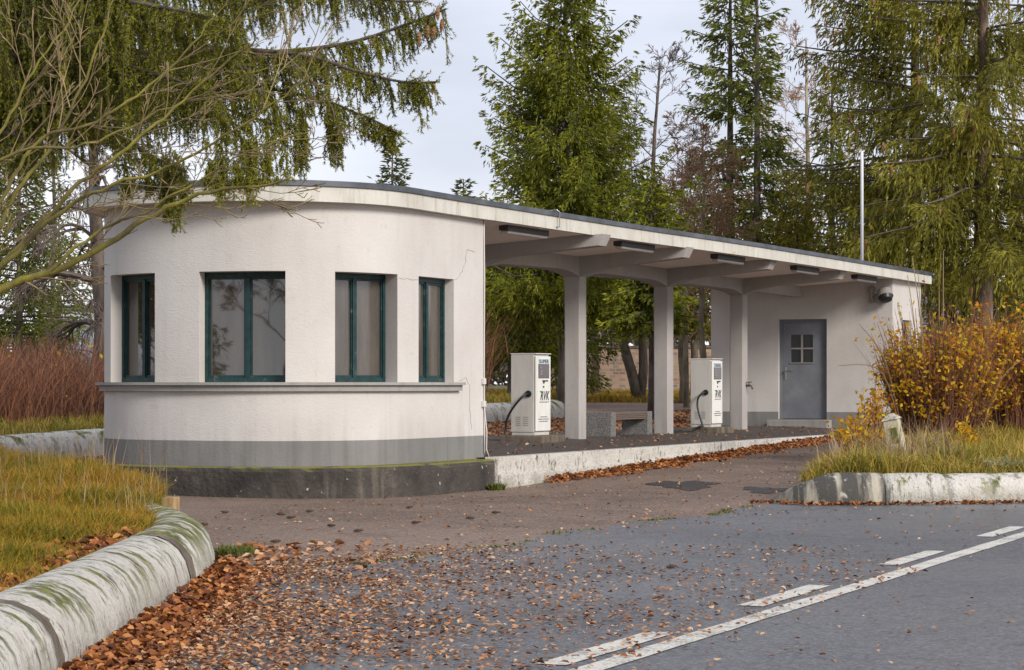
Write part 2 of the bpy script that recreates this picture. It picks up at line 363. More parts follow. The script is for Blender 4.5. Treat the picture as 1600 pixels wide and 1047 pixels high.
def mossm():
    m = mat('green_moss', rough=0.95); setc(m, ramp(m, noise(m, 20, 4), [(0.3, (0.05, 0.08, 0.01)), (0.7, (0.18, 0.19, 0.03))])); bump(m, noise(m, 60, 3), 0.8, 0.03); return m
M['moss'] = mossm()
M['oil'] = mat('dark_oil_stain', (0.035, 0.026, 0.022), 0.6)

# ------------------------------------------------------------------ objects
def tag(o, label=None, cat=None, group=None, kind=None):
    if label: o['label'] = label
    if cat: o['category'] = cat
    if group: o['group'] = group
    if kind: o['kind'] = kind
    return o
def thing(name, label, cat, loc=(0, 0, 0), group=None):
    o = bpy.data.objects.new(name, None); COL.objects.link(o)
    o.location = loc; o.empty_display_size = 0.2
    return tag(o, label, cat, group)
def put(name, me, parent=None):
    o = bpy.data.objects.new(name, me); COL.objects.link(o)
    if parent is not None:
        o.parent = parent
        if parent.type == 'EMPTY': o.matrix_parent_inverse = Matrix.Translation(-Vector(parent.location))
    return o
def dup(root, loc, label=None, rotz=0.0, scale=1.0):
    r = root.copy(); COL.objects.link(r); r.location = loc; r.rotation_euler = (0, 0, rotz); r.scale = (scale,) * 3
    if label: r['label'] = label
    for ch in list(root.children):
        c = ch.copy(); COL.objects.link(c); c.parent = r; c.matrix_parent_inverse = ch.matrix_parent_inverse.copy()
        for g in ch.children:
            d = g.copy(); COL.objects.link(d); d.parent = c; d.matrix_parent_inverse = g.matrix_parent_inverse.copy()
    return r
class MB:
    def __init__(self): self.v, self.f, self.mi = [], [], []
    def add(self, vs, fs, mi=0):
        n = len(self.v); self.v += [tuple(p) for p in vs]
        self.f += [tuple(i + n for i in f) for f in fs]; self.mi += [mi] * len(fs)
        return self
    def quad(self, a, b, c, d, mi=0): return self.add([a, b, c, d], [(0, 1, 2, 3)], mi)
    def hexa(self, p, mi=0):
        return self.add(p, [(0, 3, 2, 1), (4, 5, 6, 7), (0, 1, 5, 4), (1, 2, 6, 5), (2, 3, 7, 6), (3, 0, 4, 7)], mi)
    def box(self, s0, s1, t0, t1, z0, z1, mi=0):      # along the station's own axes
        return self.hexa([W(s0, t0, z0), W(s1, t0, z0), W(s1, t1, z0), W(s0, t1, z0), W(s0, t0, z1), W(s1, t0, z1), W(s1, t1, z1), W(s0, t1, z1)], mi)
    def obox(self, o, u, v, w, mi=0):                  # corner o, edge vectors u v w
        return self.hexa([o, o + u, o + u + v, o + v, o + w, o + u + w, o + u + v + w, o + v + w], mi)
    def prism(self, poly, z0, z1, mi=0):
        n = len(poly)
        vs = [(p[0], p[1], z0) for p in poly] + [(p[0], p[1], z1) for p in poly]
        fs = [tuple(range(n - 1, -1, -1)), tuple(range(n, 2 * n))] + [(i, (i + 1) % n, n + (i + 1) % n, n + i) for i in range(n)]
        return self.add(vs, fs, mi)
    def tube(self, pts, radii, n=6, cap=True, mi=0):
        pts = [Vector(p) for p in pts]
        if isinstance(radii, (int, float)): radii = [radii] * len(pts)
        vs, fs = [], []
        up = None
        for i, p in enumerate(pts):
            d = (pts[min(i + 1, len(pts) - 1)] - pts[max(i - 1, 0)])
            d = d.normalized() if d.length > 1e-9 else Vector((0, 0, 1))
            if up is None: up = Vector((0, 0, 1)) if abs(d.z) < 0.9 else Vector((1, 0, 0))
            a = d.cross(up)
            if a.length < 1e-6: a = d.orthogonal()
            a.normalize(); b = a.cross(d); up = b
            for k in range(n):
                q = 2 * math.pi * k / n
                vs.append(p + (a * math.cos(q) + b * math.sin(q)) * radii[i])
        for i in range(len(pts) - 1):
            for k in range(n):
                fs.append((i * n + k, i * n + (k + 1) % n, (i + 1) * n + (k + 1) % n, (i + 1) * n + k))
        if cap:
            fs.append(tuple(range(n - 1, -1, -1))); fs.append(tuple(range((len(pts) - 1) * n, len(pts) * n)))
        return self.add(vs, fs, mi)
    def build(self, name, m, parent=None, smooth=False, bevel=0.0, seg=2):
        me = bpy.data.meshes.new(name); me.from_pydata(self.v, [], self.f)
        ms = m if isinstance(m, (list, tuple)) else [m]
        for x in ms: me.materials.append(x)
        me.polygons.foreach_set('material_index', self.mi)
        b = bmesh.new(); b.from_mesh(me)
        if bevel:
            bmesh.ops.remove_doubles(b, verts=b.verts, dist=1e-5)
            es = [e for e in b.edges if len(e.link_faces) == 2 and e.calc_face_angle(0) > 0.5]
            bmesh.ops.bevel(b, geom=es, offset=bevel, segments=seg, affect='EDGES', profile=0.6)
        bmesh.ops.recalc_face_normals(b, faces=b.faces)
        b.to_mesh(me); b.free()
        if smooth: me.polygons.foreach_set('use_smooth', [True] * len(me.polygons))
        me.update()
        return put(name, me, parent)
def cloud_mesh(name, V, F, m, parent=None):
    """V (n,3) and F (k,q) numpy arrays -> one mesh object"""
    me = bpy.data.meshes.new(name); k, q = F.shape
    me.vertices.add(len(V)); me.vertices.foreach_set('co', V.astype(np.float32).ravel())
    me.loops.add(k * q); me.loops.foreach_set('vertex_index', F.astype(np.int32).ravel())
    me.polygons.add(k); me.polygons.foreach_set('loop_start', np.arange(0, k * q, q, dtype=np.int32))
    me.polygons.foreach_set('loop_total', np.full(k, q, dtype=np.int32))
    me.materials.append(m); me.update(calc_edges=True)
    return put(name, me, parent)
def unit(a): return a / np.maximum(np.linalg.norm(a, axis=1, keepdims=True), 1e-9)
def sprigs(P, D, length, width, crossed=True):
    """leaf-shaped sprigs at P along D: lozenges, two crossed ones each"""
    n = len(P); D = unit(D)
    r = unit(np.cross(D, RNG.normal(size=(n, 3))))
    r2 = np.cross(D, r)
    l = np.broadcast_to(np.asarray(length, float).reshape(-1, 1), (n, 1)); w = np.broadcast_to(np.asarray(width, float).reshape(-1, 1), (n, 1))
    out = []
    for q in ([r, r2] if crossed else [r]):
        out.append(np.stack([P, P + D * l * 0.42 + q * w * 0.5, P + D * l, P + D * l * 0.42 - q * w * 0.5], 1))
    V = np.concatenate(out, 1).reshape(-1, 3)
    F = np.arange(len(V)).reshape(-1, 4)
    return V, F
def grid_sheet(name, s_vals, t_vals, dz, m, inside=None):
    b = MB(); idx = {}
    for i, s in enumerate(s_vals):
        for j, t in enumerate(t_vals):
            p = W(s, t); p.z = float(g_st(s, t)) + dz; idx[i, j] = len(b.v); b.v.append(tuple(p))
    for i in range(len(s_vals) - 1):
        for j in range(len(t_vals) - 1):
            b.f.append((idx[i, j], idx[i + 1, j], idx[i + 1, j + 1], idx[i, j + 1])); b.mi.append(0)
    return tag(b.build(name, m), kind='structure')

# ------------------------------------------------------------------ setting: ground, road, driveway
SV = [-900, -60, -24, 0, 14, 60, 900]
grid_sheet('ground', SV, [-900, -60, -18, 0, 900], 0.0, M['ground'])
def wob(s): return 3.85 + 0.10 * math.sin(s * 1.3) + 0.06 * math.sin(s * 3.1 + 1) + 0.03 * math.sin(s * 9)
b = MB()
ss = [-60] + [x * 0.25 for x in range(-96, 56)] + [14, 60, 200]
for s in ss:
    e = wob(s) if -13 < s < 12 else 3.9
    if s < -12.2: e = 3.9 - min(2.2, (-12.2 - s) * 0.9)
    for t in (e, 40.0):
        p = W(s, t); p.z = float(g_st(s, 1)) + 0.008; b.v.append(tuple(p))
for i in range(len(ss) - 1): b.f.append((2 * i, 2 * i + 2, 2 * i + 3, 2 * i + 1)); b.mi.append(0)
tag(b.build('road', M['road']), kind='structure')
grid_sheet('driveway', [-60, -24, 0, 14, 60], [-3.0, 0, 8], 0.004, M['apron'])
grid_sheet('rear_paving', [-30, 0, 14, 48], [-7.6, -3.0], 0.004, M['rear'])
grid_sheet('rear_road', [19.3, 40], [-18, -7.6], 0.004, M['rear'])

def mark(name, s0, s1, t0, t1, tt0, tt1):
    b = MB(); n = max(2, int((s1 - s0) / 0.3))
    for i in range(n + 1):
        s = s0 + (s1 - s0) * i / n
        f = i / n
        for t in (t0 + (tt0 - t0) * f, t1 + (tt1 - t1) * f):
            p = W(s, t + random.uniform(-0.006, 0.006)); p.z = float(g_st(s, 1)) + 0.012; b.v.append(tuple(p))
    for i in range(n): b.f.append((2 * i, 2 * i + 2, 2 * i + 3, 2 * i + 1)); b.mi.append(0)
    return tag(b.build(name, M['marking']), kind='structure')
mark('road_line', -20, 30, 7.53, 7.66, 6.12, 6.25)
def dash_t(s): return 7.24 - (s + 14.7) * 0.031
for s0 in (-17.6, -14.7, -11.9, -8.85, -5.8, -2.8, 0.2):
    mark('road_dash', s0, s0 + 1.38, dash_t(s0) - 0.07, dash_t(s0) + 0.07, dash_t(s0 + 1.4) - 0.07, dash_t(s0 + 1.4) + 0.07)
def blot(name, px, py, rx, ry, m, z):
    e = EYE + 0.3; Y = FPX * e / (py - HY); c = PX(px, Y, 0)
    pts = []
    for k in range(40):
        q = 2 * math.pi * k / 40; r = 1 + 0.22 * math.sin(3 * q + px) + 0.15 * math.sin(7 * q) + random.uniform(-0.08, 0.08)
        pts.append((c.x + rx * r * math.cos(q), c.y + ry * r * math.sin(q)))
    b = MB(); b.add([(x, y, G(x, y) + z) for x, y in pts], [tuple(range(40))]); tag(b.build(name, m), kind='structure')
blot('oil_stain', 1068, 756, 0.36, 0.75, M['oil'], 0.009)
blot('oil_stain', 1195, 762, 0.22, 0.5, M['oil'], 0.009)

# platform: asphalt slab with a painted kerb
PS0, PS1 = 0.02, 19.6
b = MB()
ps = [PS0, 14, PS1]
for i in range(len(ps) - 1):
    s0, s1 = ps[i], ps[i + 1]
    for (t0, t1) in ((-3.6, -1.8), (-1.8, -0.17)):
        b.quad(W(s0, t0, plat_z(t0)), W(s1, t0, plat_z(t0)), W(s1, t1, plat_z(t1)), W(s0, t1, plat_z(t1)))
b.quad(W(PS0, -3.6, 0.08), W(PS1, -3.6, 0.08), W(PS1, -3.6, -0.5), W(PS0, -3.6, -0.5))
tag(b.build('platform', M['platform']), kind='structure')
s = PS0 + 0.03
while s < PS1:
    l = 2.45; b = MB(); e = min(s + l - 0.012, PS1)
    b.box(s, e, -0.17, 0.0, -0.6, plat_z(-0.1) + 0.012)
    # the projecting foot course, leaving a rough step
    b.box(s, e, 0.0, 0.035, -0.6, float(g_st(s, 0)) * 0.52)
    tag(b.build('platform_kerb', M['kerb_flat'], bevel=0.012), kind='structure')
    s += l

# ------------------------------------------------------------------ the filling station
station = thing('filling_station', 'white rendered filling station with rounded kiosk, flat canopy on concrete columns and store room', 'building', tuple(W(0, 0, 0)))
CS, CT, EA = -1.5, -2.0, 1.75
def outline(off=0.0, n=72, roff=None):
    """kiosk plan: straight sides and a bulging end, from the right back corner round to the left one"""
    pts = [(0.22, CT + 1.74)]
    for i in range(1, 8): pts.append((0.22 + (CS - 0.22) * i / 8, CT + 1.74))
    for k in range(n + 1):
        th = math.pi * k / n
        bb = 1.74 if th < math.pi / 2 else 1.80
        c, sn = math.cos(th), math.sin(th)
        pts.append((CS - EA * abs(sn) ** (2 / 2.4), CT + bb * math.copysign(abs(c) ** (2 / 2.4), c)))
    for i in range(1, 9): pts.append((CS + (0.22 - CS) * i / 8, CT - 1.80))
    if off or roff:
        out = []
        for i, p in enumerate(pts):
            a, c = pts[max(i - 1, 0)], pts[min(i + 1, len(pts) - 1)]
            d = Vector((c[0] - a[0], c[1] - a[1])).normalized(); nrm = Vector((-d.y, d.x))   # outward: +t on the right side
            if nrm.dot(Vector((p[0] + 0.6, p[1] - CT))) < 0: nrm = -nrm
            o = roff(p) if roff else off
            out.append((p[0] + nrm.x * o, p[1] + nrm.y * o))
        return out
    return pts
OUT = outline(n=144)
def px_of(p):
    w = W(*p); return 800 + FPX * w.x / w.y
FRONT = [i for i in range(len(OUT))]
pxs = [px_of(p) for p in OUT]
imin = min(FRONT, key=lambda i: pxs[i])
def at_px(px):
    for i in range(0, imin):
        if (pxs[i] - px) * (pxs[i + 1] - px) <= 0:
            f = (px - pxs[i]) / (pxs[i + 1] - pxs[i]); return i + f
    return imin
def pt(u):
    i = min(int(u), len(OUT) - 2); f = u - i
    return (OUT[i][0] * (1 - f) + OUT[i + 1][0] * f, OUT[i][1] * (1 - f) + OUT[i + 1][1] * f)
ZB, ZT, WZ0, WZ1 = 0.26, 2.74, 0.865, 2.02
WINS = [(654, 709, 0.17), (523.5, 621, 0.25), (311, 446, 0.24), (173, 242, 0.20)]   # right to left
wu = [(at_px(b_), at_px(a_), d_) for a_, b_, d_ in WINS]
us = sorted(set([float(i) for i in range(len(OUT))] + [u for w in wu for u in w[:2]]))
wall, band = MB(), MB()
def inwin(u):
    for w in wu:
        if w[0] <= u <= w[1]: return w
    return None
for u0, u1 in zip(us[:-1], us[1:]):
    p0, p1 = pt(u0), pt(u1); w = inwin((u0 + u1) / 2)
    segs = [(ZB, WZ0), (WZ1, ZT)] if w else [(ZB, WZ0), (WZ0, WZ1), (WZ1, ZT)]
    for z0, z1 in segs: wall.quad(W(*p0, z0), W(*p1, z0), W(*p1, z1), W(*p0, z1))
    band.quad(W(*p0, -0.02), W(*p1, -0.02), W(*p1, ZB), W(*p0, ZB))
wall.quad(W(0.22, CT + 1.74, ZB), W(0.22, CT - 1.8, ZB), W(0.22, CT - 1.8, ZT), W(0.22, CT + 1.74, ZT))
band.quad(W(0.22, CT + 1.74, -0.02), W(0.22, CT - 1.8, -0.02), W(0.22, CT - 1.8, ZB), W(0.22, CT + 1.74, ZB))
win_geo = []
for (ua, ub, dep) in wu:            # ua = right edge, ub = left edge
    A, B_ = Vector((*pt(ub), 0)), Vector((*pt(ua), 0))   # A left, B right seen from outside
    d = (B_ - A).normalized(); nn = Vector((-d.y, d.x, 0))
    if nn.dot(Vector((CS - A.x, CT - A.y, 0))) < 0: nn = -nn
    Ai, Bi = A + nn * dep, B_ + nn * dep
    for P_, Q_ in ((A, Ai), (B_, Bi)):
        wall.quad(W(P_.x, P_.y, WZ0), W(Q_.x, Q_.y, WZ0), W(Q_.x, Q_.y, WZ1), W(P_.x, P_.y, WZ1))
    lst = [pt(u) for u in us if ua <= u <= ub]
    for z in (WZ0, WZ1):
        wall.add([W(Ai.x, Ai.y, z), W(Bi.x, Bi.y, z)] + [W(*p, z) for p in lst], [tuple(range(len(lst) + 2))])
    win_geo.append((Ai, Bi, d, nn))
me_wall = wall.build('kiosk_wall', M['plaster'], station)
bm_ = bmesh.new(); bm_.from_mesh(me_wall.data); bmesh.ops.remove_doubles(bm_, verts=bm_.verts, dist=1e-4); bm_.to_mesh(me_wall.data); bm_.free()
band.build('base_band', M['band'], station)
# sill moulding: two courses round the front, ending short of the corner
u_end = at_px(716)
so_pts = [pt(u_end)] + [OUT[i] for i in range(int(u_end) + 1, len(OUT) - 14)]
def offset_pts(pts, off):
    out = []
    for i, p in enumerate(pts):
        a, c = pts[max(i - 1, 0)], pts[min(i + 1, len(pts) - 1)]
        d = Vector((c[0] - a[0], c[1] - a[1])).normalized(); nrm = Vector((-d.y, d.x))
        if nrm.dot(Vector((p[0] + 0.6, p[1] - CT))) < 0: nrm = -nrm
        out.append((p[0] + nrm.x * off, p[1] + nrm.y * off))
    return out
def ringband(b, pts, o0, o1, z0, z1, mtop=0):
    a, c = offset_pts(pts, o0), offset_pts(pts, o1)
    for i in range(len(pts) - 1):
        b.quad(W(*c[i], z0), W(*c[i + 1], z0), W(*c[i + 1], z1), W(*c[i], z1))
        b.quad(W(*a[i], z1), W(*a[i + 1], z1), W(*c[i + 1], z1), W(*c[i], z1), mtop)
        b.quad(W(*a[i], z0), W(*a[i + 1], z0), W(*c[i + 1], z0), W(*c[i], z0))
    for i in (0, len(pts) - 1): b.quad(W(*a[i], z0), W(*c[i], z0), W(*c[i], z1), W(*a[i], z1))
b = MB(); ringband(b, so_pts, -0.01, 0.055, 0.775, 0.838); ringband(b, so_pts, -0.01, 0.095, 0.838, 0.868, 1)
b.build('window_sill', [M['sillm'], M['moss_sill']], station)
# windows
for k, (Ai, Bi, d, nn) in enumerate(win_geo):
    wlen = (Bi - Ai).length
    f = MB(); fr = 0.038
    def wb(x0, x1, z0, z1, y0, y1, target):
        o = Ai + d * x0 + nn * y0
        target.obox(W(o.x, o.y, z0), AX * d.x * (x1 - x0) + NX * d.y * (x1 - x0), AX * nn.x * (y1 - y0) + NX * nn.y * (y1 - y0), Vector((0, 0, z1 - z0)))
    z0, z1 = WZ0 + 0.002, WZ1 - 0.002
    for x0, x1, a, c in ((0.002, fr, z0, z1), (wlen - fr, wlen - 0.002, z0, z1), (fr, wlen - fr, z0, z0 + 0.05), (fr, wlen - fr, z1 - 0.05, z1), (wlen / 2 - 0.026, wlen / 2 + 0.026, z0 + 0.05, z1 - 0.05)):
        wb(x0, x1, a, c, -0.06, 0.0, f)
    win = f.build('window', M['teal'], station, bevel=0.004)
    for (x0, x1) in ((fr, wlen / 2 - 0.026), (wlen / 2 + 0.026, wlen - fr)):
        sf = MB()
        for a0, a1, c0, c1 in ((x0, x0 + 0.015, z0 + 0.05, z1 - 0.05), (x1 - 0.015, x1, z0 + 0.05, z1 - 0.05), (x0 + 0.015, x1 - 0.015, z0 + 0.05, z0 + 0.075), (x0 + 0.015, x1 - 0.015, z1 - 0.072, z1 - 0.05)):
            wb(a0, a1, c0, c1, -0.042, -0.002, sf)
        sf.build('sash', M['teal'], win)
        p = MB(); wb(x0 + 0.0145, x1 - 0.0145, z0 + 0.074, z1 - 0.071, -0.022, -0.014, p)
        p.build('pane', M['pane_frost'] if k in (0, 1) else M['pane'], win)
# plinth
def roff(p):
    return 0.07 + 0.17 * max(0, min(1, (p[0] + 2.9) / 1.6)) * (1 if p[1] > CT else 0.3)
po = outline(n=72, roff=roff)
po = [(0.0, po[0][1])] + po[1:]
b = MB()
prof = [(0.0, -0.6), (0.0, -0.30), (0.0, -0.06), (-0.012, -0.022), (-0.05, -0.008)]
inner = outline(n=72)
cols = []
for i, p in enumerate(po):
    q = inner[i]; dv = Vector((p[0] - q[0], p[1] - q[1])); l = max(dv.length, 1e-6)
    cols.append([len(b.v) + j for j in range(len(prof) + 1)])
    for o, z in prof:
        r_ = random.uniform(-0.006, 0.006)
        b.v.append(tuple(W(p[0] + dv.x / l * (o + r_), p[1] + dv.y / l * (o + r_), z)))
    b.v.append(tuple(W(q[0] - dv.x / l * 0.05, q[1] - dv.y / l * 0.05, 0.0)))
for i in range(len(po) - 1):
    for j in range(len(prof)): b.f.append((cols[i][j], cols[i + 1][j], cols[i + 1][j + 1], cols[i][j + 1])); b.mi.append(0)
b.f.append(tuple(cols[0])); b.mi.append(0)
b.build('plinth', M['plinth'], station, smooth=False)
# cracks in the plaster
def crack(px_py, off=0.0015, wdt=0.0042):
    b = MB(); pts = []
    for (x0, y0), (x1, y1) in zip(px_py[:-1], px_py[1:]):
        for k in range(5): pts.append((x0 + (x1 - x0) * k / 5 + random.uniform(-1.0, 1.0), y0 + (y1 - y0) * k / 5 + random.uniform(-1.0, 1.0)))
    pts.append(px_py[-1])
    ws = []
    for x, y in pts:
        p = pt(at_px(x)); w = W(*p); ws.append(Vector((w.x, w.y, EYE + (HY - y) / FPX * w.y)) + NX * off - AX * off)
    b.tube(ws, [wdt * random.uniform(0.3, 0.6) for _ in ws], 4)
    b.build('crack', M['crack'], station)
crack([(709, 438), (716, 434), (722, 424), (727, 410), (730, 390), (741, 394)])
crack([(622, 435), (640, 436), (655, 438)])
crack([(717, 596), (727, 590), (733, 602), (734, 640), (737, 672)])
# roof: front edge measured along the canopy, rounded over the kiosk
def roof_off(p):
    s_, t_ = p
    if t_ > CT: return float(np.interp(s_, [-3.4, -3.2, -2.8, -1.3, 0.3], [0.32, 0.25, 0.16, 0.10, 0.10]))
    return float(np.interp(s_, [-3.25, -2.9, -1.5, 0.3], [0.30, 0.24, 0.16, 0.16]))
RO = outline(n=96, roff=roof_off)
RO = [p for i, p in enumerate(RO) if i >= 3]
front = [(19.0, 0.05), (16.6, 0.08), (14.2, 0.09), (11.6, 0.09), (9.0, 0.06), (7.0, 0.0), (5.3, -0.08), (3.6, -0.125), (2.2, -0.14), (1.0, -0.145), (0.3, -0.15)]
fine = []
for (a, c) in zip(front[:-1], front[1:]):
    for k in range(3): fine.append((a[0] + (c[0] - a[0]) * k / 3, a[1] + (c[1] - a[1]) * k / 3))
roof_pl = fine + [front[-1]] + RO + [(0.9, CT - 2.02), (19.0, CT - 2.02)]
def poly_off(pl, o):
    out = []; n = len(pl); A = sum(pl[i][0] * pl[(i + 1) % n][1] - pl[(i + 1) % n][0] * pl[i][1] for i in range(n))
    sg = 1 if A > 0 else -1
    for i in range(n):
        p0, p1, p2 = (Vector(pl[(i + k) % n]) for k in (-1, 0, 1))
        d1, d2 = (p1 - p0), (p2 - p1)
        d1 = d1.normalized() if d1.length > 1e-6 else d2.normalized(); d2 = d2.normalized() if d2.length > 1e-6 else d1
        n1, n2 = Vector((d1.y, -d1.x)) * sg, Vector((d2.y, -d2.x)) * sg
        h = (n1 + n2); h = h.normalized() if h.length > 1e-6 else n1
        out.append(tuple(p1 + h * (o / max(0.5, h.dot(n1)))))
    return out
def ring(b, pl, o0, o1, z0, z1, mi=0):
    a, c = poly_off(pl, o0), poly_off(pl, o1); n = len(pl)
    for i in range(n):
        j = (i + 1) % n
        b.quad(W(*c[i], z0), W(*c[j], z0), W(*c[j], z1), W(*c[i], z1), mi)
        b.quad(W(*a[i], z0), W(*a[j], z0), W(*a[j], z1), W(*a[i], z1), mi)
        b.quad(W(*a[i], z1), W(*a[j], z1), W(*c[j], z1), W(*c[i], z1), mi)
        b.quad(W(*a[i], z0), W(*a[j], z0), W(*c[j], z0), W(*c[i], z0), mi)
b = MB(); ip = poly_off(roof_pl, -0.06); b.prism([tuple(W(*p))[:2] for p in ip], ZT + 0.001, 2.925)
for (t0, z0_), (t1, z1_) in zip([(-4.0, 2.7405), (-1.8, 2.635), (-0.25, 2.7405)][:-1], [(-4.0, 2.7405), (-1.8, 2.635), (-0.25, 2.7405)][1:]):
    b.quad(W(0.23, t0, z0_), W(16.79, t0, z0_), W(16.79, t1, z1_), W(0.23, t1, z1_))
for s_ in (0.23, 16.79): b.add([W(s_, -4.0, 2.7405), W(s_, -1.8, 2.635), W(s_, -0.25, 2.7405)], [(0, 1, 2)])
b.build('roof_slab', [M['soffit']], station)
b = MB(); ring(b, roof_pl, -0.059, 0.0, ZT - 0.012, 2.885); b.build('fascia', M['fascia'], station)
b = MB(); ring(b, roof_pl, -0.08, 0.022, 2.887, 2.945); b.build('roof_edging', M['edge'], station)
b = MB(); b.prism([tuple(W(*p))[:2] for p in poly_off(roof_pl, -0.09)], 2.927, 2.955); b.build('roof_covering', M['roof'], station)
# columns with cantilever beams and the long arched beam
CW = 0.122
cols_st = [(3.3, -1.9), (6.3, -1.75), (9.92, -1.82), (13.57, -1.87)]
for (cs, ct) in cols_st:
    b = MB(); ch = 0.018
    pr = [(-CW + ch, -CW), (CW - ch, -CW), (CW, -CW + ch), (CW, CW - ch), (CW - ch, CW), (-CW + ch, CW), (-CW, CW - ch), (-CW, -CW + ch)]
    b.prism([tuple(W(cs + x, ct + y))[:2] for x, y in pr], plat_z(ct) - 0.05, 2.365)
    col = b.build('column', M['concrete'], station)
    # cantilever beam: haunched underside, thinning to both ends
    b = MB()
    lo = [(-2.0 - ct - 2.0, 2.62), (-1.1, 2.535), (-0.62, 2.505), (-0.36, 2.455), (-0.2, 2.40), (-CW, 2.36), (CW, 2.36), (0.2, 2.40), (0.36, 2.455), (0.62, 2.505), (1.0, 2.53), (-0.03 - ct - 0.05, 2.60), (-0.03 - ct + 0.02, ZT + 0.0005)]
    lo[0] = (-1.75, 2.60)
    n = len(lo); tw = CW + 0.004
    hi = [(y, ZT + 0.0006) for y, z in lo]
    for sg in (-1, 1):
        for i in range(n - 1):
            b.quad(W(cs + sg * tw, ct + lo[i][0], lo[i][1]), W(cs + sg * tw, ct + lo[i + 1][0], lo[i + 1][1]), W(cs + sg * tw, ct + hi[i + 1][0], hi[i + 1][1]), W(cs + sg * tw, ct + hi[i][0], hi[i][1]))
    for i in range(n - 1):
        b.quad(W(cs - tw, ct + lo[i][0], lo[i][1]), W(cs + tw, ct + lo[i][0], lo[i][1]), W(cs + tw, ct + lo[i + 1][0], lo[i + 1][1]), W(cs - tw, ct + lo[i + 1][0], lo[i + 1][1]))
    b.quad(W(cs - tw, ct + lo[0][0], lo[0][1]), W(cs + tw, ct + lo[0][0], lo[0][1]), W(cs + tw, ct + hi[0][0], hi[0][1]), W(cs - tw, ct + hi[0][0], hi[0][1]))
    b.build('cantilever_beam', M['concrete'], station)
b = MB()
stops = [(0.25, -1.9, 2.44)]
for (cs, ct) in cols_st:
    for ds, z in ((-0.85, 2.447), (-0.62, 2.438), (-0.4, 2.415), (-0.22, 2.385), (-CW - 0.004, 2.362), (CW + 0.004, 2.362), (0.22, 2.385), (0.4, 2.415), (0.62, 2.438), (0.85, 2.447)): stops.append((cs + ds, ct, z))
stops.append((16.8, -1.9, 2.44))
hw = CW - 0.006
for (s0, t0, z0), (s1, t1, z1) in zip(stops[:-1], stops[1:]):
    for sg in (-1, 1): b.quad(W(s0, t0 + sg * hw, z0), W(s1, t1 + sg * hw, z1), W(s1, t1 + sg * hw, ZT + 0.0008), W(s0, t0 + sg * hw, ZT + 0.0008))
    b.quad(W(s0, t0 - hw, z0), W(s1, t1 - hw, z1), W(s1, t1 + hw, z1), W(s0, t0 + hw, z0))
b.build('long_beam', M['concrete'], station)
# store room
S0, S1, T0, T1 = 16.8, 18.75, -3.55, -0.09
DA, DB = -2.235, -1.315           # door opening
DZ0, DZ1 = 0.205, 2.035
ZS = 0.34
b = MB(); d_ = 0.11
def vq(b, s0, t0, s1, t1, z0, z1, mi=0): b.quad(W(s0, t0, z0), W(s1, t1, z0), W(s1, t1, z1), W(s0, t0, z1), mi)
vq(b, S0, T0, S0, DA, ZS, ZT); vq(b, S0, DB, S0, T1, ZS, ZT); vq(b, S0, DA, S0, DB, DZ1, ZT)
vq(b, S0, DA, S0 + d_, DA, DZ0, DZ1); vq(b, S0, DB, S0 + d_, DB, DZ0, DZ1)
b.quad(W(S0, DA, DZ1), W(S0, DB, DZ1), W(S0 + d_, DB, DZ1), W(S0 + d_, DA, DZ1))
SWA, SWB, SZ0, SZ1 = 17.45, 18.1, 0.95, 2.02
vq(b, S0, T1, SWA, T1, ZS, ZT); vq(b, SWB, T1, S1, T1, ZS, ZT); vq(b, SWA, T1, SWB, T1, ZS, SZ0); vq(b, SWA, T1, SWB, T1, SZ1, ZT)
for s_ in (SWA, SWB): vq(b, s_, T1, s_, T1 - 0.15, SZ0, SZ1)
for z_ in (SZ0, SZ1): b.quad(W(SWA, T1, z_), W(SWB, T1, z_), W(SWB, T1 - 0.15, z_), W(SWA, T1 - 0.15, z_))
vq(b, S1, T1, S1, T0, ZS, ZT); vq(b, S1, T0, S0, T0, ZS, ZT)
b.build('store_wall', M['plaster'], station)
b = MB()
vq(b, S0, T0, S0, DA, -0.3, ZS); vq(b, S0, DB, S0, T1, -0.3, ZS); vq(b, S0, DA, S0, DB, -0.3, DZ0); vq(b, S0, T1, S1, T1, -0.3, ZS); vq(b, S1, T1, S1, T0, -0.3, ZS); vq(b, S1, T0, S0, T0, -0.3, ZS)
vq(b, S0, DA, S0 + d_, DA, DZ0, DZ0 + 0.001); b.quad(W(S0, DA, DZ0), W(S0, DB, DZ0), W(S0 + d_, DB, DZ0), W(S0 + d_, DA, DZ0))
b.build('store_base_band', M['band'], station)
b = MB(); b.box(S0 - 0.32, S0 - 0.001, DA - 0.12, DB + 0.1, 0.02, 0.195); b.build('door_step', M['sillm'], station, bevel=0.01)
b = MB()
b.box(S0 + 0.06, S0 + d_, DA + 0.001, DA + 0.055, DZ0 + 0.002, DZ1 - 0.001); b.box(S0 + 0.06, S0 + d_, DB - 0.03, DB - 0.001, DZ0 + 0.002, DZ1 - 0.001); b.box(S0 + 0.06, S0 + d_, DA + 0.056, DB - 0.031, DZ1 - 0.05, DZ1 - 0.001)
b.build('door_frame', M['door'], station)
DWA, DWB, DWZ0, DWZ1 = -2.02, -1.60, 1.245, 1.755
b = MB(); e = 0.002
da, db = DA + 0.058, DB - 0.033
for (t0, t1, z0, z1) in ((da, DWA, DZ0 + 0.01, DZ1 - 0.053), (DWB, db, DZ0 + 0.01, DZ1 - 0.053), (DWA, DWB, DZ0 + 0.01, DWZ0), (DWA, DWB, DWZ1, DZ1 - 0.053)):
    b.box(S0 + 0.075, S0 + 0.115, t0, t1, z0, z1)
door = b.build('door', M['door'], station)
b = MB(); b.box(S0 + 0.095, S0 + 0.1, DWA + 0.001, DWB - 0.001, DWZ0 + 0.001, DWZ1 - 0.001); b.build('pane', M['pane_dark'], door)
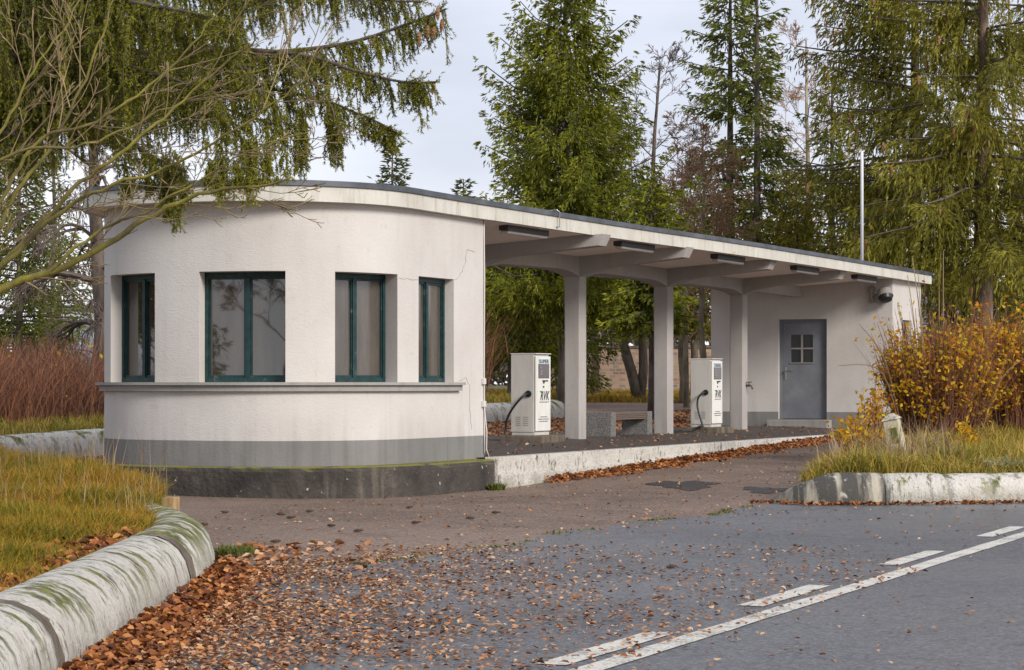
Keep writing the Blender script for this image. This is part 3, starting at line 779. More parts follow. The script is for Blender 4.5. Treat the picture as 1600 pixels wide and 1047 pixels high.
b = MB(); mt = (DWA + DWB) / 2; mz = (DWZ0 + DWZ1) / 2
b.box(S0 + 0.07, S0 + 0.094, mt - 0.016, mt + 0.016, DWZ0, DWZ1); b.box(S0 + 0.07, S0 + 0.094, DWA, mt - 0.017, mz - 0.014, mz + 0.014); b.box(S0 + 0.07, S0 + 0.094, mt + 0.017, DWB, mz - 0.014, mz + 0.014)
b.box(S0 + 0.06, S0 + 0.0745, DWA - 0.02, DWB + 0.02, DWZ0 - 0.02, DWZ0 - 0.001)
b.build('glazing_bar', M['grey_metal'], door)
b = MB(); hp = -2.115
b.box(S0 + 0.066, S0 + 0.0745, hp - 0.022, hp + 0.022, 0.93, 1.16)
b.tube([W(S0 + 0.066, hp, 1.09), W(S0 + 0.015, hp, 1.09), W(S0 + 0.012, hp + 0.03, 1.09), W(S0 + 0.012, hp + 0.12, 1.085)], [0.012, 0.012, 0.013, 0.011], 8)
b.tube([W(S0 + 0.066, hp, 0.985), W(S0 + 0.05, hp, 0.985)], 0.016, 8)
b.build('handle', M['metal'], door)
b = MB(); b.box(SWA + 0.001, SWB - 0.001, T1 - 0.13, T1 - 0.11, SZ0 + 0.001, SZ1 - 0.001)
sw = MB()
for (a, c, z0, z1) in ((SWA + .002, SWA + .04, SZ0 + .002, SZ1 - .002), (SWB - .04, SWB - .002, SZ0 + .002, SZ1 - .002), (SWA + .3, SWA + .35, SZ0 + .04, SZ1 - .04), (SWA + .04, SWB - .04, SZ0 + .002, SZ0 + .04), (SWA + .04, SWB - .04, SZ1 - .04, SZ1 - .002)):
    sw.box(a, c, T1 - 0.109, T1 - 0.06, z0, z1)
swo = sw.build('window', M['grey_metal'], station); b.build('pane', M['pane_dark'], swo)
# cables with junction boxes at the kiosk corner
kc = W(0.205, CT + 1.748)
b = MB(); pts = [(0.205, CT + 1.752 + 0.004 * math.sin(z * 4), z) for z in (0.05, 0.3, 0.7, 1.1, 1.6, 2.1, 2.5, 2.73)]
b.tube([W(*p) for p in pts], 0.008, 6)
b.tube([W(0.19, CT + 1.755, 0.62), W(0.215, CT + 1.78, 0.3), W(0.215, CT + 1.775, 0.1), W(0.235, CT + 1.80, 0.005)], 0.007, 6)
b.build('wall_cable', M['cable'], station, smooth=True)
for z in (0.88, 0.62): 
    b = MB(); b.box(0.15, 0.215, CT + 1.741, CT + 1.775, z - 0.035, z + 0.035); b.build('junction_box', M['cable'], station, bevel=0.006)
# small light conductor looped over the roof edge
b = MB(); b.tube([W(2.1, -0.5, 2.957), W(2.0, -0.13, 2.965), W(2.02, -0.105, 2.94), W(2.02, -0.108, 2.76), W(1.85, -0.30, 2.735)], 0.008, 5)
b.build('roof_wire', M['metal'], station)
# ------------------------------------------------------------------ lamps, floodlight, tap, pole
ords = ['tube lamp under the canopy edge next to the rounded kiosk', 'tube lamp under the canopy between the first and second beam tips', 'tube lamp under the canopy between the second and third beam tips', 'tube lamp under the canopy between the third and fourth beam tips', 'tube lamp under the canopy in front of the store room wall']
for k, (ls, lt) in enumerate(((1.64, -0.40), (5.04, -0.34), (8.5, -0.25), (12.1, -0.22), (15.46, -0.22))):
    th = thing('canopy_lamp', ords[k], 'lamp', tuple(W(ls, lt, ZT)), 'tube lamps under the canopy')
    b = MB(); b.box(ls - 0.6, ls + 0.6, lt - 0.06, lt + 0.06, ZT - 0.072, ZT - 0.001); b.build('housing', M['lamp_body'], th, bevel=0.006)
    b = MB(); b.box(ls - 0.57, ls + 0.57, lt - 0.05, lt + 0.05, ZT - 0.108, ZT - 0.0725); b.build('diffuser', M['lamp_diff'], th, bevel=0.014, seg=3)
th = thing('security_floodlight', 'grey swivelling floodlight with bracket on the store room wall right of the door', 'floodlight', tuple(W(S0, -0.5, 2.45)))
b = MB(); b.tube([W(S0 - 0.001, -0.47, 2.55), W(S0 - 0.09, -0.47, 2.55)], [0.075, 0.06], 14); b.tube([W(S0 - 0.075, -0.47, 2.56), W(S0 - 0.08, -0.46, 2.44), W(S0 - 0.085, -0.43, 2.32)], [0.036, 0.036, 0.05], 12)
b.tube([W(S0 - 0.08, -0.46, 2.45), W(S0 - 0.10, -0.30, 2.46)], 0.024, 8)
b.build('bracket', M['grey_metal'], th, smooth=False)
b = MB(); c0, c1 = W(S0 - 0.10, -0.22, 2.56), W(S0 - 0.17, -0.17, 2.41)
b.tube([c0, c0.lerp(c1, 0.25), c1], [0.085, 0.135, 0.145], 18); b.build('lamp_head', M['grey_metal'], th)
b = MB(); b.tube([c1, c1 + (c1 - c0) * 0.35, c1 + (c1 - c0) * 0.55], [0.135, 0.115, 0.05], 18); b.build('lens', M['black'], th)
th = thing('water_tap', 'small water tap on the side of the column nearest the store room', 'tap', tuple(W(13.57, -1.74, 0.8)))
tb = W(13.60, -1.87 + CW, 0.82)
b = MB(); b.tube([tb, tb + NX * 0.06, tb + NX * 0.10 + Vector((0, 0, -0.005)), tb + NX * 0.115 + Vector((0, 0, -0.06))], [0.02, 0.018, 0.016, 0.014], 8); b.tube([tb + NX * 0.055, tb + NX * 0.055 + Vector((0, 0, 0.06))], 0.012, 8)
b.build('spout', M['brass'], th, smooth=True)
b = MB(); b.tube([tb + NX * 0.055 + Vector((0, 0, 0.06)) - AX * 0.04 - NX * 0.03, tb + NX * 0.055 + Vector((0, 0, 0.06)) + AX * 0.04 + NX * 0.03], 0.01, 8); b.build('handle', M['brass'], th)
th = thing('flag_pole', 'plain white pole standing up behind the right end of the canopy roof', 'pole', tuple(W(17.5, -0.86, 2.955)))
pb = W(17.5, -0.86, 2.955)
b = MB(); b.tube([pb, pb + Vector((0, 0, 2.0)), Vector((pb.x, pb.y, EYE + (HY - 236) / FPX * pb.y))], [0.030, 0.029, 0.025], 12); b.build('mast', M['white_pole'], th, smooth=True)
b = MB(); b.tube([pb, pb + Vector((0, 0, 0.02))], 0.1, 14); b.build('foot_plate', M['metal'], th)

# ------------------------------------------------------------------ fuel pumps
def text_mesh(body, size, shear=0.0, extrude=0.0):
    cu = bpy.data.curves.new('lettering', 'FONT'); cu.body = body; cu.size = size; cu.shear = shear; cu.align_x = 'CENTER'; cu.align_y = 'CENTER'; cu.resolution_u = 3; cu.offset = size * 0.022
    o = bpy.data.objects.new('lettering', cu); COL.objects.link(o)
    dg = bpy.context.evaluated_depsgraph_get(); me = bpy.data.meshes.new_from_object(o.evaluated_get(dg)); bpy.data.objects.remove(o); return me
def text_on(name, body, s, t, z, wdt, hgt, m, parent, shear=0.0):
    """letters on a face looking along +NX, reading along +AX"""
    me = text_mesh(body, 1.0, shear); co = np.array([v.co[:] for v in me.vertices])
    mn, mxx = co.min(0), co.max(0)
    for v, c in zip(me.vertices, co):
        x = ((c[0] - mn[0]) / (mxx[0] - mn[0]) - 0.5) * wdt; y = ((c[1] - mn[1]) / (mxx[1] - mn[1]) - 0.5) * hgt
        v.co = W(s + x, t, z + y)
    me.materials.clear(); me.materials.append(m); me.update()
    return put(name, me, parent)
def pump(ps, pt_, label, word, hose_kind, disp_m):
    zb = plat_z(pt_)
    base = MB(); base.box(ps - 0.36, ps + 0.40, pt_ - 0.30, pt_ + 0.33, zb - 0.03, zb + 0.085)
    bo = base.build('pump_base', M['base_block'], None, bevel=0.018)
    tag(bo, 'stained concrete base block under the fuel pump ' + ('beside the kiosk' if word == 'SUPER' else 'beside the store room'), 'concrete base', 'concrete pump bases')
    th = thing('fuel_pump', label, 'fuel pump', tuple(W(ps, pt_, zb + 0.085)), 'fuel pumps on the platform')
    z0, z1 = zb + 0.086, zb + 0.085 + 1.09
    hs, ht = 0.245, 0.185
    b = MB(); b.box(ps - hs, ps + hs, pt_ - ht, pt_ + ht - 0.03, z0 + 0.04, z1); b.build('cabinet', M['pump_body'], th, bevel=0.008)
    b = MB(); b.box(ps - hs + 0.01, ps + hs - 0.01, pt_ - ht + 0.01, pt_ + ht - 0.02, z0, z0 + 0.039); b.build('kick_plate', M['pump_body'], th)
    b = MB(); b.box(ps - hs + 0.006, ps + hs - 0.006, pt_ + ht - 0.022, pt_ + ht, z0 + 0.055, z1 - 0.028); b.build('front_panel', M['pump_front'], th, bevel=0.006)
    b = MB(); b.box(ps - hs - 0.006, ps + hs + 0.006, pt_ - ht - 0.006, pt_ + ht + 0.004, z1 + 0.0005, z1 + 0.012); b.build('top_cover', M['pump_front'], th, bevel=0.004)
    fz = pt_ + ht
    b = MB(); b.box(ps - 0.165, ps + 0.185, fz, fz + 0.006, z1 - 0.325, z1 - 0.135); d = b.build('display', disp_m, th, bevel=0.004)
    for (x, z) in ((-0.10, -0.175), (-0.08, -0.225), (-0.09, -0.262)): b = MB().box(ps + x - 0.025, ps + x + 0.035, fz + 0.0065, fz + 0.008, z1 + z - 0.012, z1 + z + 0.008); b.build('digit_window', M['grey_metal'], d)
    b = MB(); b.box(ps - 0.165, ps + 0.185, fz, fz + 0.005, z1 - 0.133, z1 - 0.062); sg = b.build('grade_sign', M['sign_pale'], th)
    text_on('lettering', word, ps + 0.01, fz + 0.0065, z1 - 0.0975, 0.32, 0.052, M['ink'], sg)
    b = MB(); b.box(ps - 0.03, ps + 0.05, fz, fz + 0.007, z1 - 0.372, z1 - 0.35); b.box(ps - 0.01, ps + 0.03, fz, fz + 0.006, z1 - 0.395, z1 - 0.373); b.box(ps + 0.07, ps + 0.14, fz, fz + 0.006, z1 - 0.368, z1 - 0.35); b.build('nozzle_rest', M['ink'], th)
    b = MB(); b.tube([W(ps + 0.0, fz - 0.001, z1 - 0.44), W(ps + 0.0, fz + 0.008, z1 - 0.44)], 0.014, 10); b.build('lock', M['ink'], th)
    lg = text_on('emblem', 'RVK', ps + 0.05, fz + 0.002, z1 - 0.56, 0.30, 0.125, M['ink'], th, 0.28)
    b = MB(); b.add([W(ps - 0.135, fz + 0.002, z1 - 0.495), W(ps - 0.06, fz + 0.002, z1 - 0.495), W(ps - 0.06, fz + 0.002, z1 - 0.53)], [(0, 1, 2)]); b.build('emblem_flag', M['green'], lg)
    for zz, x0, x1 in ((0.645, -0.13, 0.18), (0.845, -0.10, 0.12), (0.875, -0.17, 0.17), (0.905, -0.13, 0.15)):
        b = MB(); x = x0
        while x < x1:
            l = random.uniform(0.012, 0.05); b.quad(W(ps + x, fz + 0.002, z1 - zz - 0.006), W(ps + min(x + l, x1), fz + 0.002, z1 - zz - 0.006), W(ps + min(x + l, x1), fz + 0.002, z1 - zz + 0.006), W(ps + x, fz + 0.002, z1 - zz + 0.006)); x += l + 0.008
        b.build('print_line', M['blueink'], th)
    # end face towards the kiosk: hose socket, louvres
    se = ps - hs; hz_ = z1 - 0.535; ht_ = pt_ + 0.075
    b = MB(); b.tube([W(se + 0.002, ht_, hz_), W(se - 0.022, ht_, hz_)], [0.048, 0.042], 16); b.build('hose_socket', M['black'], th)
    for cx in (-0.075, 0.035):
        b = MB()
        for k in range(5): b.box(se - 0.004, se - 0.0005, pt_ + cx - 0.035, pt_ + cx + 0.035, z0 + 0.13 + k * 0.027, z0 + 0.138 + k * 0.027)
        b.build('vent', M['grey_metal'], th)
    if hose_kind == 0:
        pts = [(se - 0.02, ht_, hz_), (se - 0.07, ht_ - 0.02, hz_ - 0.01), (se - 0.12, ht_ - 0.09, hz_ - 0.09), (se - 0.10, ht_ - 0.22, hz_ - 0.24), (se - 0.06, ht_ - 0.30, hz_ - 0.38), (se - 0.05, ht_ - 0.315, z0 + 0.06), (se - 0.08, ht_ - 0.33, zb + 0.03)]
    else:
        pts = [(se - 0.02, ht_, hz_), (se - 0.07, ht_ - 0.03, hz_ - 0.01), (se - 0.10, ht_ - 0.09, hz_ - 0.09), (se - 0.11, ht_ - 0.10, hz_ - 0.22), (se - 0.12, ht_ - 0.05, hz_ - 0.40), (se - 0.14, ht_ + 0.0, z0 + 0.02), (se - 0.17, ht_ - 0.02, zb + 0.105), (se - 0.30, ht_ - 0.2, zb + 0.018), (se - 0.75, ht_ - 0.30, zb + 0.018), (se - 1.2, ht_ - 0.18, zb + 0.018)]
    P_ = [Vector(p) for p in pts]; sm = []
    for i in range(len(P_) - 1):
        a, b0, c0, d0 = P_[max(i - 1, 0)], P_[i], P_[i + 1], P_[min(i + 2, len(P_) - 1)]
        for k in range(6):
            u = k / 6; sm.append(0.5 * ((2 * b0) + (c0 - a) * u + (2 * a - 5 * b0 + 4 * c0 - d0) * u * u + (3 * b0 - a - 3 * c0 + d0) * u ** 3))
    sm.append(P_[-1])
    b = MB(); b.tube([W(*p) for p in sm], 0.0165, 8); b.build('hose', M['black'], th, smooth=True)
    return th
pump(4.72, -1.72, 'white fuel pump marked SUPER standing nearest the rounded kiosk', 'SUPER', 0, M['display'])
pump(11.42, -1.66, 'white fuel pump in front of the store room with its hose trailing on the platform', 'DIESEL', 1, M['display'])
# ------------------------------------------------------------------ bench
th = thing('concrete_bench', 'low grey concrete bench with slatted front between the two middle columns', 'bench', tuple(W(8.3, -1.9, 0.08)))
for s0 in (7.60, 9.05):
    b = MB(); b.box(s0, s0 + 0.19, -2.17, -1.74, 0.06, 0.435); b.build('leg', M['aggregate'], th, bevel=0.01)
b = MB(); b.box(7.791, 9.049, -2.15, -1.80, 0.335, 0.42); b.build('seat', M['aggregate'], th, bevel=0.008)
b = MB()
for k in range(4): b.box(7.793, 9.047, -1.799, -1.765, 0.322 + k * 0.027, 0.341 + k * 0.027)
b.build('slat_front', M['wood'], th)


# ------------------------------------------------------------------ big rounded kerbstones
def cr(path, per=8):
    P_ = [Vector(p) for p in path]; out = []
    for i in range(len(P_) - 1):
        a, b0, c0, d0 = P_[max(i - 1, 0)], P_[i], P_[i + 1], P_[min(i + 2, len(P_) - 1)]
        for k in range(per):
            u = k / per; out.append(0.5 * ((2 * b0) + (c0 - a) * u + (2 * a - 5 * b0 + 4 * c0 - d0) * u * u + (3 * b0 - a - 3 * c0 + d0) * u ** 3))
    out.append(P_[-1]); return out
def resample(pts, step):
    out = [pts[0]]; acc = 0
    for a, c in zip(pts[:-1], pts[1:]):
        l = (c - a).length
        while acc + l >= step and l > 1e-9:
            f = (step - acc) / l; a = a.lerp(c, f); out.append(a); l = (c - a).length; acc = 0
        acc += l
    out.append(pts[-1]); return out
def kerb_stone(label, path, m, w=0.27, h=0.34, group=None, taper0=False, taper1=False, endk=0.975):
    pts = resample(cr([(x, y, 0) for x, y in path]), 0.09)
    b = MB(); n = len(pts); K = 13
    for i, p in enumerate(pts):
        d = (pts[min(i + 1, n - 1)] - pts[max(i - 1, 0)]).normalized(); nr = Vector((-d.y, d.x, 0))
        e = min(i, n - 1 - i); k = {0: endk, 1: 1 - (1 - endk) * 0.3}.get(e, 1.0)
        dd = i * 0.09 if taper0 else (n - 1 - i) * 0.09
        if taper0 or taper1:
            k *= min(1.0, (0.06 + max(0, dd) / 0.62) ** 0.5)
        g = G(p.x, p.y); jit = 1 + 0.012 * math.sin(i * 0.9) + 0.02 * math.sin(i * 0.23 + p.y)
        for j in range(K):
            q = math.pi * (j / (K - 1)); x = -math.cos(q); z = math.sin(q) ** 0.62
            b.v.append(tuple(p + nr * (w * x * k * jit) + Vector((0, 0, g - 0.08 + (h + 0.08) * z * k))))
    for i in range(n - 1):
        for j in range(K - 1): b.f.append((i * K + j, (i + 1) * K + j, (i + 1) * K + j + 1, i * K + j + 1)); b.mi.append(0)
    b.f.append(tuple(range(K))); b.f.append(tuple(range((n - 1) * K, n * K))); b.mi += [0, 0]
    o = b.build('kerb_stone', m, None, smooth=True)
    return tag(o, label, 'kerbstone', group)
GL = 'limewashed kerbstones round the left grass island'
kerb_stone('limewashed rounded kerbstone in the bottom left corner of the photo', [(-2.02, 5.2), (-2.05, 7.2), (-2.06, 9.16)], M['kerb_mossy'], group=GL, endk=0.93)
kerb_stone('long limewashed rounded kerbstone with green moss streaks beside the heaped leaves', [(-2.06, 9.24), (-2.08, 11.2), (-2.10, 13.28)], M['kerb_mossy'], group=GL, endk=0.93)
kerb_stone('mossy curved kerbstone forming the nose of the left grass island', [(-2.10, 13.40), (-2.15, 14.6), (-2.36, 15.8), (-2.72, 16.9)], M['kerb_nose'], group=GL, endk=0.93)
def mortar(owner, path, w, h):
    pts = resample(cr([(x, y, 0) for x, y in path], 3), 0.03); b = MB(); n = len(pts); K = 13
    for i, p in enumerate(pts):
        d = (pts[min(i + 1, n - 1)] - pts[max(i - 1, 0)]).normalized(); nr = Vector((-d.y, d.x, 0)); g = G(p.x, p.y)
        for j in range(K):
            q = math.pi * j / (K - 1); r_ = 1 + random.uniform(-0.012, 0.012)
            b.v.append(tuple(p + nr * (-w * math.cos(q) * r_) + Vector((0, 0, g - 0.08 + (h + 0.08) * math.sin(q) ** 0.62 * r_))))
    for i in range(n - 1):
        for j in range(K - 1): b.f.append((i * K + j, (i + 1) * K + j, (i + 1) * K + j + 1, i * K + j + 1)); b.mi.append(0)
    b.build('mortar_joint', M['base_block'], owner)
ks = [o for o in COL.objects if o.name.startswith('kerb_stone')]
mortar(ks[0], [(-2.06, 9.10), (-2.06, 9.30)], 0.262, 0.330)
mortar(ks[1], [(-2.10, 13.24), (-2.10, 13.46)], 0.262, 0.330)
GR = 'kerbstones along the right grass island'
kerb_stone('dark streaked rounded end kerbstone of the right grass island', [(2.62, 23.15), (3.0, 23.0), (3.67, 23.02)], M['kerb_dark'], w=0.29, h=0.315, group=GR, taper0=True)
kerb_stone('short pale kerbstone between the dark end stone and the right joint', [(3.675, 23.02), (4.29, 23.14)], M['kerb_white'], w=0.28, h=0.31, group=GR)
kerb_stone('long pale yellowish kerbstone running out of the photo on the right', [(4.297, 23.145), (5.4, 23.5), (6.8, 24.2)], M['kerb_yellow'], w=0.28, h=0.30, group=GR)
GB = 'kerbstones along the rear hedge'
def stp(s, t): w = W(s, t); return (w.x, w.y)
kerb_stone('white kerbstone under the brown hedge at the left edge of the photo', [stp(-4.5, -7.75), stp(1.0, -7.75), stp(3.35, -7.75)], M['kerb_yellow'], w=0.28, h=0.38, group=GB)
kerb_stone('white kerbstone touching the left side of the kiosk in the photo', [stp(3.42, -7.75), stp(7.0, -7.75), stp(10.0, -7.75)], M['kerb_yellow'], w=0.28, h=0.38, group=GB)
kerb_stone('pale kerbstone with yellow moss seen behind the fuel pump marked SUPER', [stp(10.06, -7.75), stp(14.0, -7.75), stp(18.1, -7.75)], M['kerb_yellow'], w=0.28, h=0.36, group=GB)
kerb_stone('rounded mossy kerb end seen between the SUPER pump and the column right of it', [stp(18.15, -7.75), stp(19.2, -7.8), stp(19.9, -8.3), stp(20.0, -9.2)], M['kerb_yellow'], w=0.28, h=0.36, group=GB)
# ------------------------------------------------------------------ island soil
def soil_patch(name, poly, h, step=0.5):
    b = MB(); b.add([(x, y, G(x, y) + h) for x, y in poly], [tuple(range(len(poly)))]); return tag(b.build(name, M['soil']), kind='structure')
LISL = [(-2.05, 4), (-2.08, 9.2), (-2.10, 13.3), (-2.2, 14.6), (-2.4, 15.8), (-2.62, 16.9), (-2.78, 18.2), (-3.1, 20.0), (-3.7, 21.6), (-4.6, 23.2), (-5.6, 25.5), (-7.0, 28.5), (-22, 29.0), (-22, 4)]
RISL = [(2.9, 23.25), (3.7, 23.1), (5.4, 23.55), (6.8, 24.25), (12, 27), (14, 38), (7.6, 34.2), (5.0, 28.6), (3.4, 25.2)]
soil_patch('left_island_soil', LISL, 0.25)
soil_patch('right_island_soil', RISL, 0.22)
BISL = [stp(-12, -7.8), stp(19.3, -7.8), stp(19.9, -8.4), stp(19.9, -17.5), stp(-12, -17.5)]
b = MB(); grid = [(s, t) for s in (-12, 0, 14, 19.7) for t in (-7.8, -18)]
for i in range(3):
    q = [(-12, 0), (0, 14), (14, 19.7)][i]
    b.quad(*[Vector((W(a, t).x, W(a, t).y, float(g_st(a, t)) + 0.25)) for a, t in ((q[0], -7.8), (q[1], -7.8), (q[1], -18), (q[0], -18))])
tag(b.build('rear_island_soil', M['soil']), kind='structure')

def in_poly(x, y, poly):
    ins = np.zeros(len(x), bool); n = len(poly)
    for i in range(n):
        x0, y0 = poly[i]; x1, y1 = poly[(i + 1) % n]
        c = ((y0 > y) != (y1 > y)) & (x < (x1 - x0) * (y - y0) / (y1 - y0 + 1e-12) + x0)
        ins ^= c
    return ins
def Gn(x, y):
    dx, dy = x - K0.x, y - K0.y
    return g_st(dx * AX.x + dy * AX.y, dx * NX.x + dy * NX.y)
def blades(name, P, hgt, wid, lean, m, parent=None):
    """curved grass blades, two quads narrowing to a point"""
    n = len(P); a = RNG.uniform(0, 2 * np.pi, n); d = np.stack([np.cos(a), np.sin(a), np.zeros(n)], 1)
    a2 = a + RNG.normal(np.pi / 2, 0.5, n); w = np.stack([np.cos(a2), np.sin(a2), np.zeros(n)], 1) * (wid.reshape(-1, 1) * 0.5)
    h = hgt.reshape(-1, 1); l = lean.reshape(-1, 1); up = np.array([[0, 0, 1.0]])
    m1 = P + up * h * 0.55 + d * h * l * 0.3; tip = P + up * h * (1 - 0.32 * l) + d * h * l
    V = np.stack([P - w, P + w, m1 + w * 0.8, m1 - w * 0.8, tip + w * 0.15, tip - w * 0.15], 1).reshape(-1, 3)
    k = np.arange(n)[:, None] * 6
    F = np.concatenate([k + np.array([[0, 1, 2, 3]]), k + np.array([[3, 2, 4, 5]])], 0)
    return cloud_mesh(name, V, F, m, parent)
def scatter(poly, n, keep=None):
    px_ = np.array([p[0] for p in poly]); py_ = np.array([p[1] for p in poly]); X, Y = [], []
    tot = 0
    while tot < n:
        x = RNG.uniform(px_.min(), px_.max(), n * 2); y = RNG.uniform(py_.min(), py_.max(), n * 2)
        k = in_poly(x, y, poly)
        k &= np.abs(x) < 0.24 * y + 1.2
        if keep is not None: k &= keep(x, y)
        X.append(x[k]); Y.append(y[k]); tot += k.sum()
        if tot == 0: break
    return np.concatenate(X)[:n], np.concatenate(Y)[:n]
def lump(x, y, f=1.0):
    return np.sin(x * 1.9 * f + 1.3 * np.sin(y * 0.8 * f)) * np.sin(y * 1.3 * f + 0.7 * np.sin(x * 2.3 * f))
# left island grass: short and tufted near the kerb, taller behind
x, y = scatter(LISL, 150000, lambda x, y: (y > 8.5) & (x > -0.24 * y - 0.6) & (x < np.interp(y, [8, 13.3, 14.6, 15.8, 16.9, 18.2, 20.0, 21.6, 23.2, 25.5, 28.5], [-2.13, -2.18, -2.26, -2.42, -2.60, -2.74, -3.05, -3.65, -4.5, -5.5, -6.9]) - 0.0) & (RNG.uniform(0, 1, len(x)) < np.clip(1.6 - y / 22, 0.3, 1)))
edge = np.clip((np.interp(y, [8, 13.3, 14.6, 15.8, 16.9, 18.2, 20.0, 21.6, 23.2, 25.5, 28.5], [-2.13, -2.18, -2.26, -2.42, -2.60, -2.74, -3.05, -3.65, -4.5, -5.5, -6.9]) - x) / 0.7, 0, 1)
h = (0.07 + 0.11 * edge + 0.07 * np.clip((y - 15.5) / 3, 0, 1)) * (1 + 0.35 * lump(x, y, 1.6)) * RNG.uniform(0.5, 1.45, len(x))
P = np.stack([x, y, Gn(x, y) + 0.24 + 0.02 * lump(x, y)], 1)
tag(blades('left_island_grass', P, h, RNG.uniform(0.004, 0.009, len(x)) * (0.6 + y / 26), RNG.uniform(0.2, 1.1, len(x)), M['grass_gold']), kind='stuff', label='tufted green and golden autumn grass on the left island', cat='grass')
x, y = scatter([(-2.4, 15), (-2.6, 17), (-2.8, 18.8), (-3.2, 20.4), (-4.2, 22.6), (-7.5, 23), (-7, 15)], 800)
P = np.stack([x, y, Gn(x, y) + 0.24], 1)
tag(blades('dry_stalks', P, RNG.uniform(0.25, 0.62, len(x)) * np.where(y > 19, 1.15, 0.7), np.full(len(x), 0.0055), RNG.uniform(0.05, 0.5, len(x)), M['straw']), kind='stuff', label='thin dry grass stalks in front of the kiosk', cat='grass')
# right island grass
x, y = scatter(RISL, 42000, lambda x, y: (y < 33))
fr = np.clip((x - 2.9) / 0.6, 0.15, 1)
h = 0.20 * (1 + 0.45 * lump(x, y, 1.4)) * RNG.uniform(0.5, 1.5, len(x)) * np.clip(0.55 + fr * 0.6, 0, 1.1)
P = np.stack([x, y, Gn(x, y) + 0.21], 1)
tag(blades('right_island_grass', P, h, RNG.uniform(0.009, 0.018, len(x)), RNG.uniform(0.2, 1.2, len(x)), M['grass_isl']), kind='stuff', label='yellow green tufted grass on the right island', cat='grass')
x, y = scatter([(5.0, 23.9), (6.2, 24.3), (7.2, 26.5), (6.0, 27.6), (5.0, 26.2)], 5200, lambda x, y: RNG.uniform(0, 1, len(x)) < 0.5 + 0.5 * lump(x, y, 2.2))
P = np.stack([x, y, Gn(x, y) + 0.22], 1)
tag(blades('bleached_grass', P, RNG.uniform(0.14, 0.30, len(x)), RNG.uniform(0.010, 0.018, len(x)), RNG.uniform(0.8, 1.8, len(x)), M['grass_pale']), kind='stuff', label='pale bleached flattened grass at the right edge', cat='grass')
x, y = scatter([(3.1, 23.6), (4.8, 24.2), (5.0, 27), (3.6, 25.2)], 420)
P = np.stack([x, y, Gn(x, y) + 0.2], 1)
tag(blades('dry_seed_stalks', P, RNG.uniform(0.3, 0.72, len(x)), np.full(len(x), 0.009), RNG.uniform(0.1, 0.75, len(x)), M['straw']), kind='stuff', label='thin dry seed stalks beside the leaning marker post', cat='grass')
# grass in front of the rear hedge and on the far verge
def st_scatter(n, s0, s1, t0, t1):
    s = RNG.uniform(s0, s1, n); t = RNG.uniform(t0, t1, n)
    x = K0.x + AX.x * s + NX.x * t; y = K0.y + AX.y * s + NX.y * t
    return x, y
x, y = st_scatter(26000, -5, 19.4, -9.6, -8.0)
P = np.stack([x, y, Gn(x, y) + 0.24], 1)
tag(blades('hedge_grass', P, RNG.uniform(0.08, 0.34, len(x)), RNG.uniform(0.010, 0.02, len(x)), RNG.uniform(0.2, 0.9, len(x)), M['grass_isl']), kind='stuff', label='grass strip in front of the rear hedge', cat='grass')
x = RNG.uniform(-2, 14, 26000); y = RNG.uniform(60, 72, 26000)
P = np.stack([x, y, Gn(x, y)], 1)
tag(blades('verge_grass', P, RNG.uniform(0.06, 0.22, len(x)), RNG.uniform(0.03, 0.05, len(x)), RNG.uniform(0.2, 0.9, len(x)), M['grass_gold']), kind='stuff', label='grass verge under the trees behind the station', cat='grass')

# ------------------------------------------------------------------ fallen leaves
def leaves(name, x, y, z, size, m, label, tilt=0.35):
    n = len(x); a = RNG.uniform(0, 2 * np.pi, n)
    nrm = unit(np.stack([RNG.normal(0, tilt, n), RNG.normal(0, tilt, n), np.ones(n)], 1))
    d = np.stack([np.cos(a), np.sin(a), np.zeros(n)], 1); d = unit(d - nrm * (d * nrm).sum(1, keepdims=True)); r = np.cross(nrm, d)
    c = np.stack([x, y, z], 1); s = size.reshape(-1, 1); k = RNG.uniform(-0.1, 0.35, (n, 1)) * s
    V = np.stack([c - d * s * 0.5, c - d * s * 0.15 + r * s * 0.36 + nrm * k, c + d * s * 0.25 + r * s * 0.27 + nrm * k, c + d * s * 0.55,
                  c + d * s * 0.25 - r * s * 0.27 + nrm * k * 0.8, c - d * s * 0.15 - r * s * 0.36 + nrm * k * 0.8], 1).reshape(-1, 3)
    i = np.arange(n)[:, None] * 6
    F = np.concatenate([i + np.array([[0, 1, 2, 3]]), i + np.array([[0, 3, 4, 5]])], 0)
    return tag(cloud_mesh(name, V, F, m), kind='stuff', label=label, cat='leaves')
# on the road by the left kerb: dense near the stone, thinning to the right
n = 110000
x = RNG.uniform(-1.95, 2.6, n); y = RNG.uniform(9.0, 16.8, n)
s_, t_ = (x - K0.x) * AX.x + (y - K0.y) * AX.y, (x - K0.x) * NX.x + (y - K0.y) * NX.y
dens = np.exp(-np.clip(x + 1.75, 0, None) / 0.85) * np.clip((t_ - 3.3) / 0.5, 0.04, 1) * np.clip(1.5 - (y - 9.5) / 7.5, 0.45, 1.2) + 0.035
dens *= np.where(lump(x, y, 1.7) > -0.3, 1.0, 0.5)
k = RNG.uniform(0, 1, n) < dens * 0.66 * np.where((t_ > 7.45), 0.15, 1.0)
x, y = x[k], y[k]
leaves('fallen_leaves', x, y, Gn(x, y) + 0.016 + RNG.uniform(0, 0.012, len(x)), RNG.uniform(0.018, 0.038, len(x)), M['leaf_litter'], 'small fallen birch leaves scattered over the wet road', 0.22)
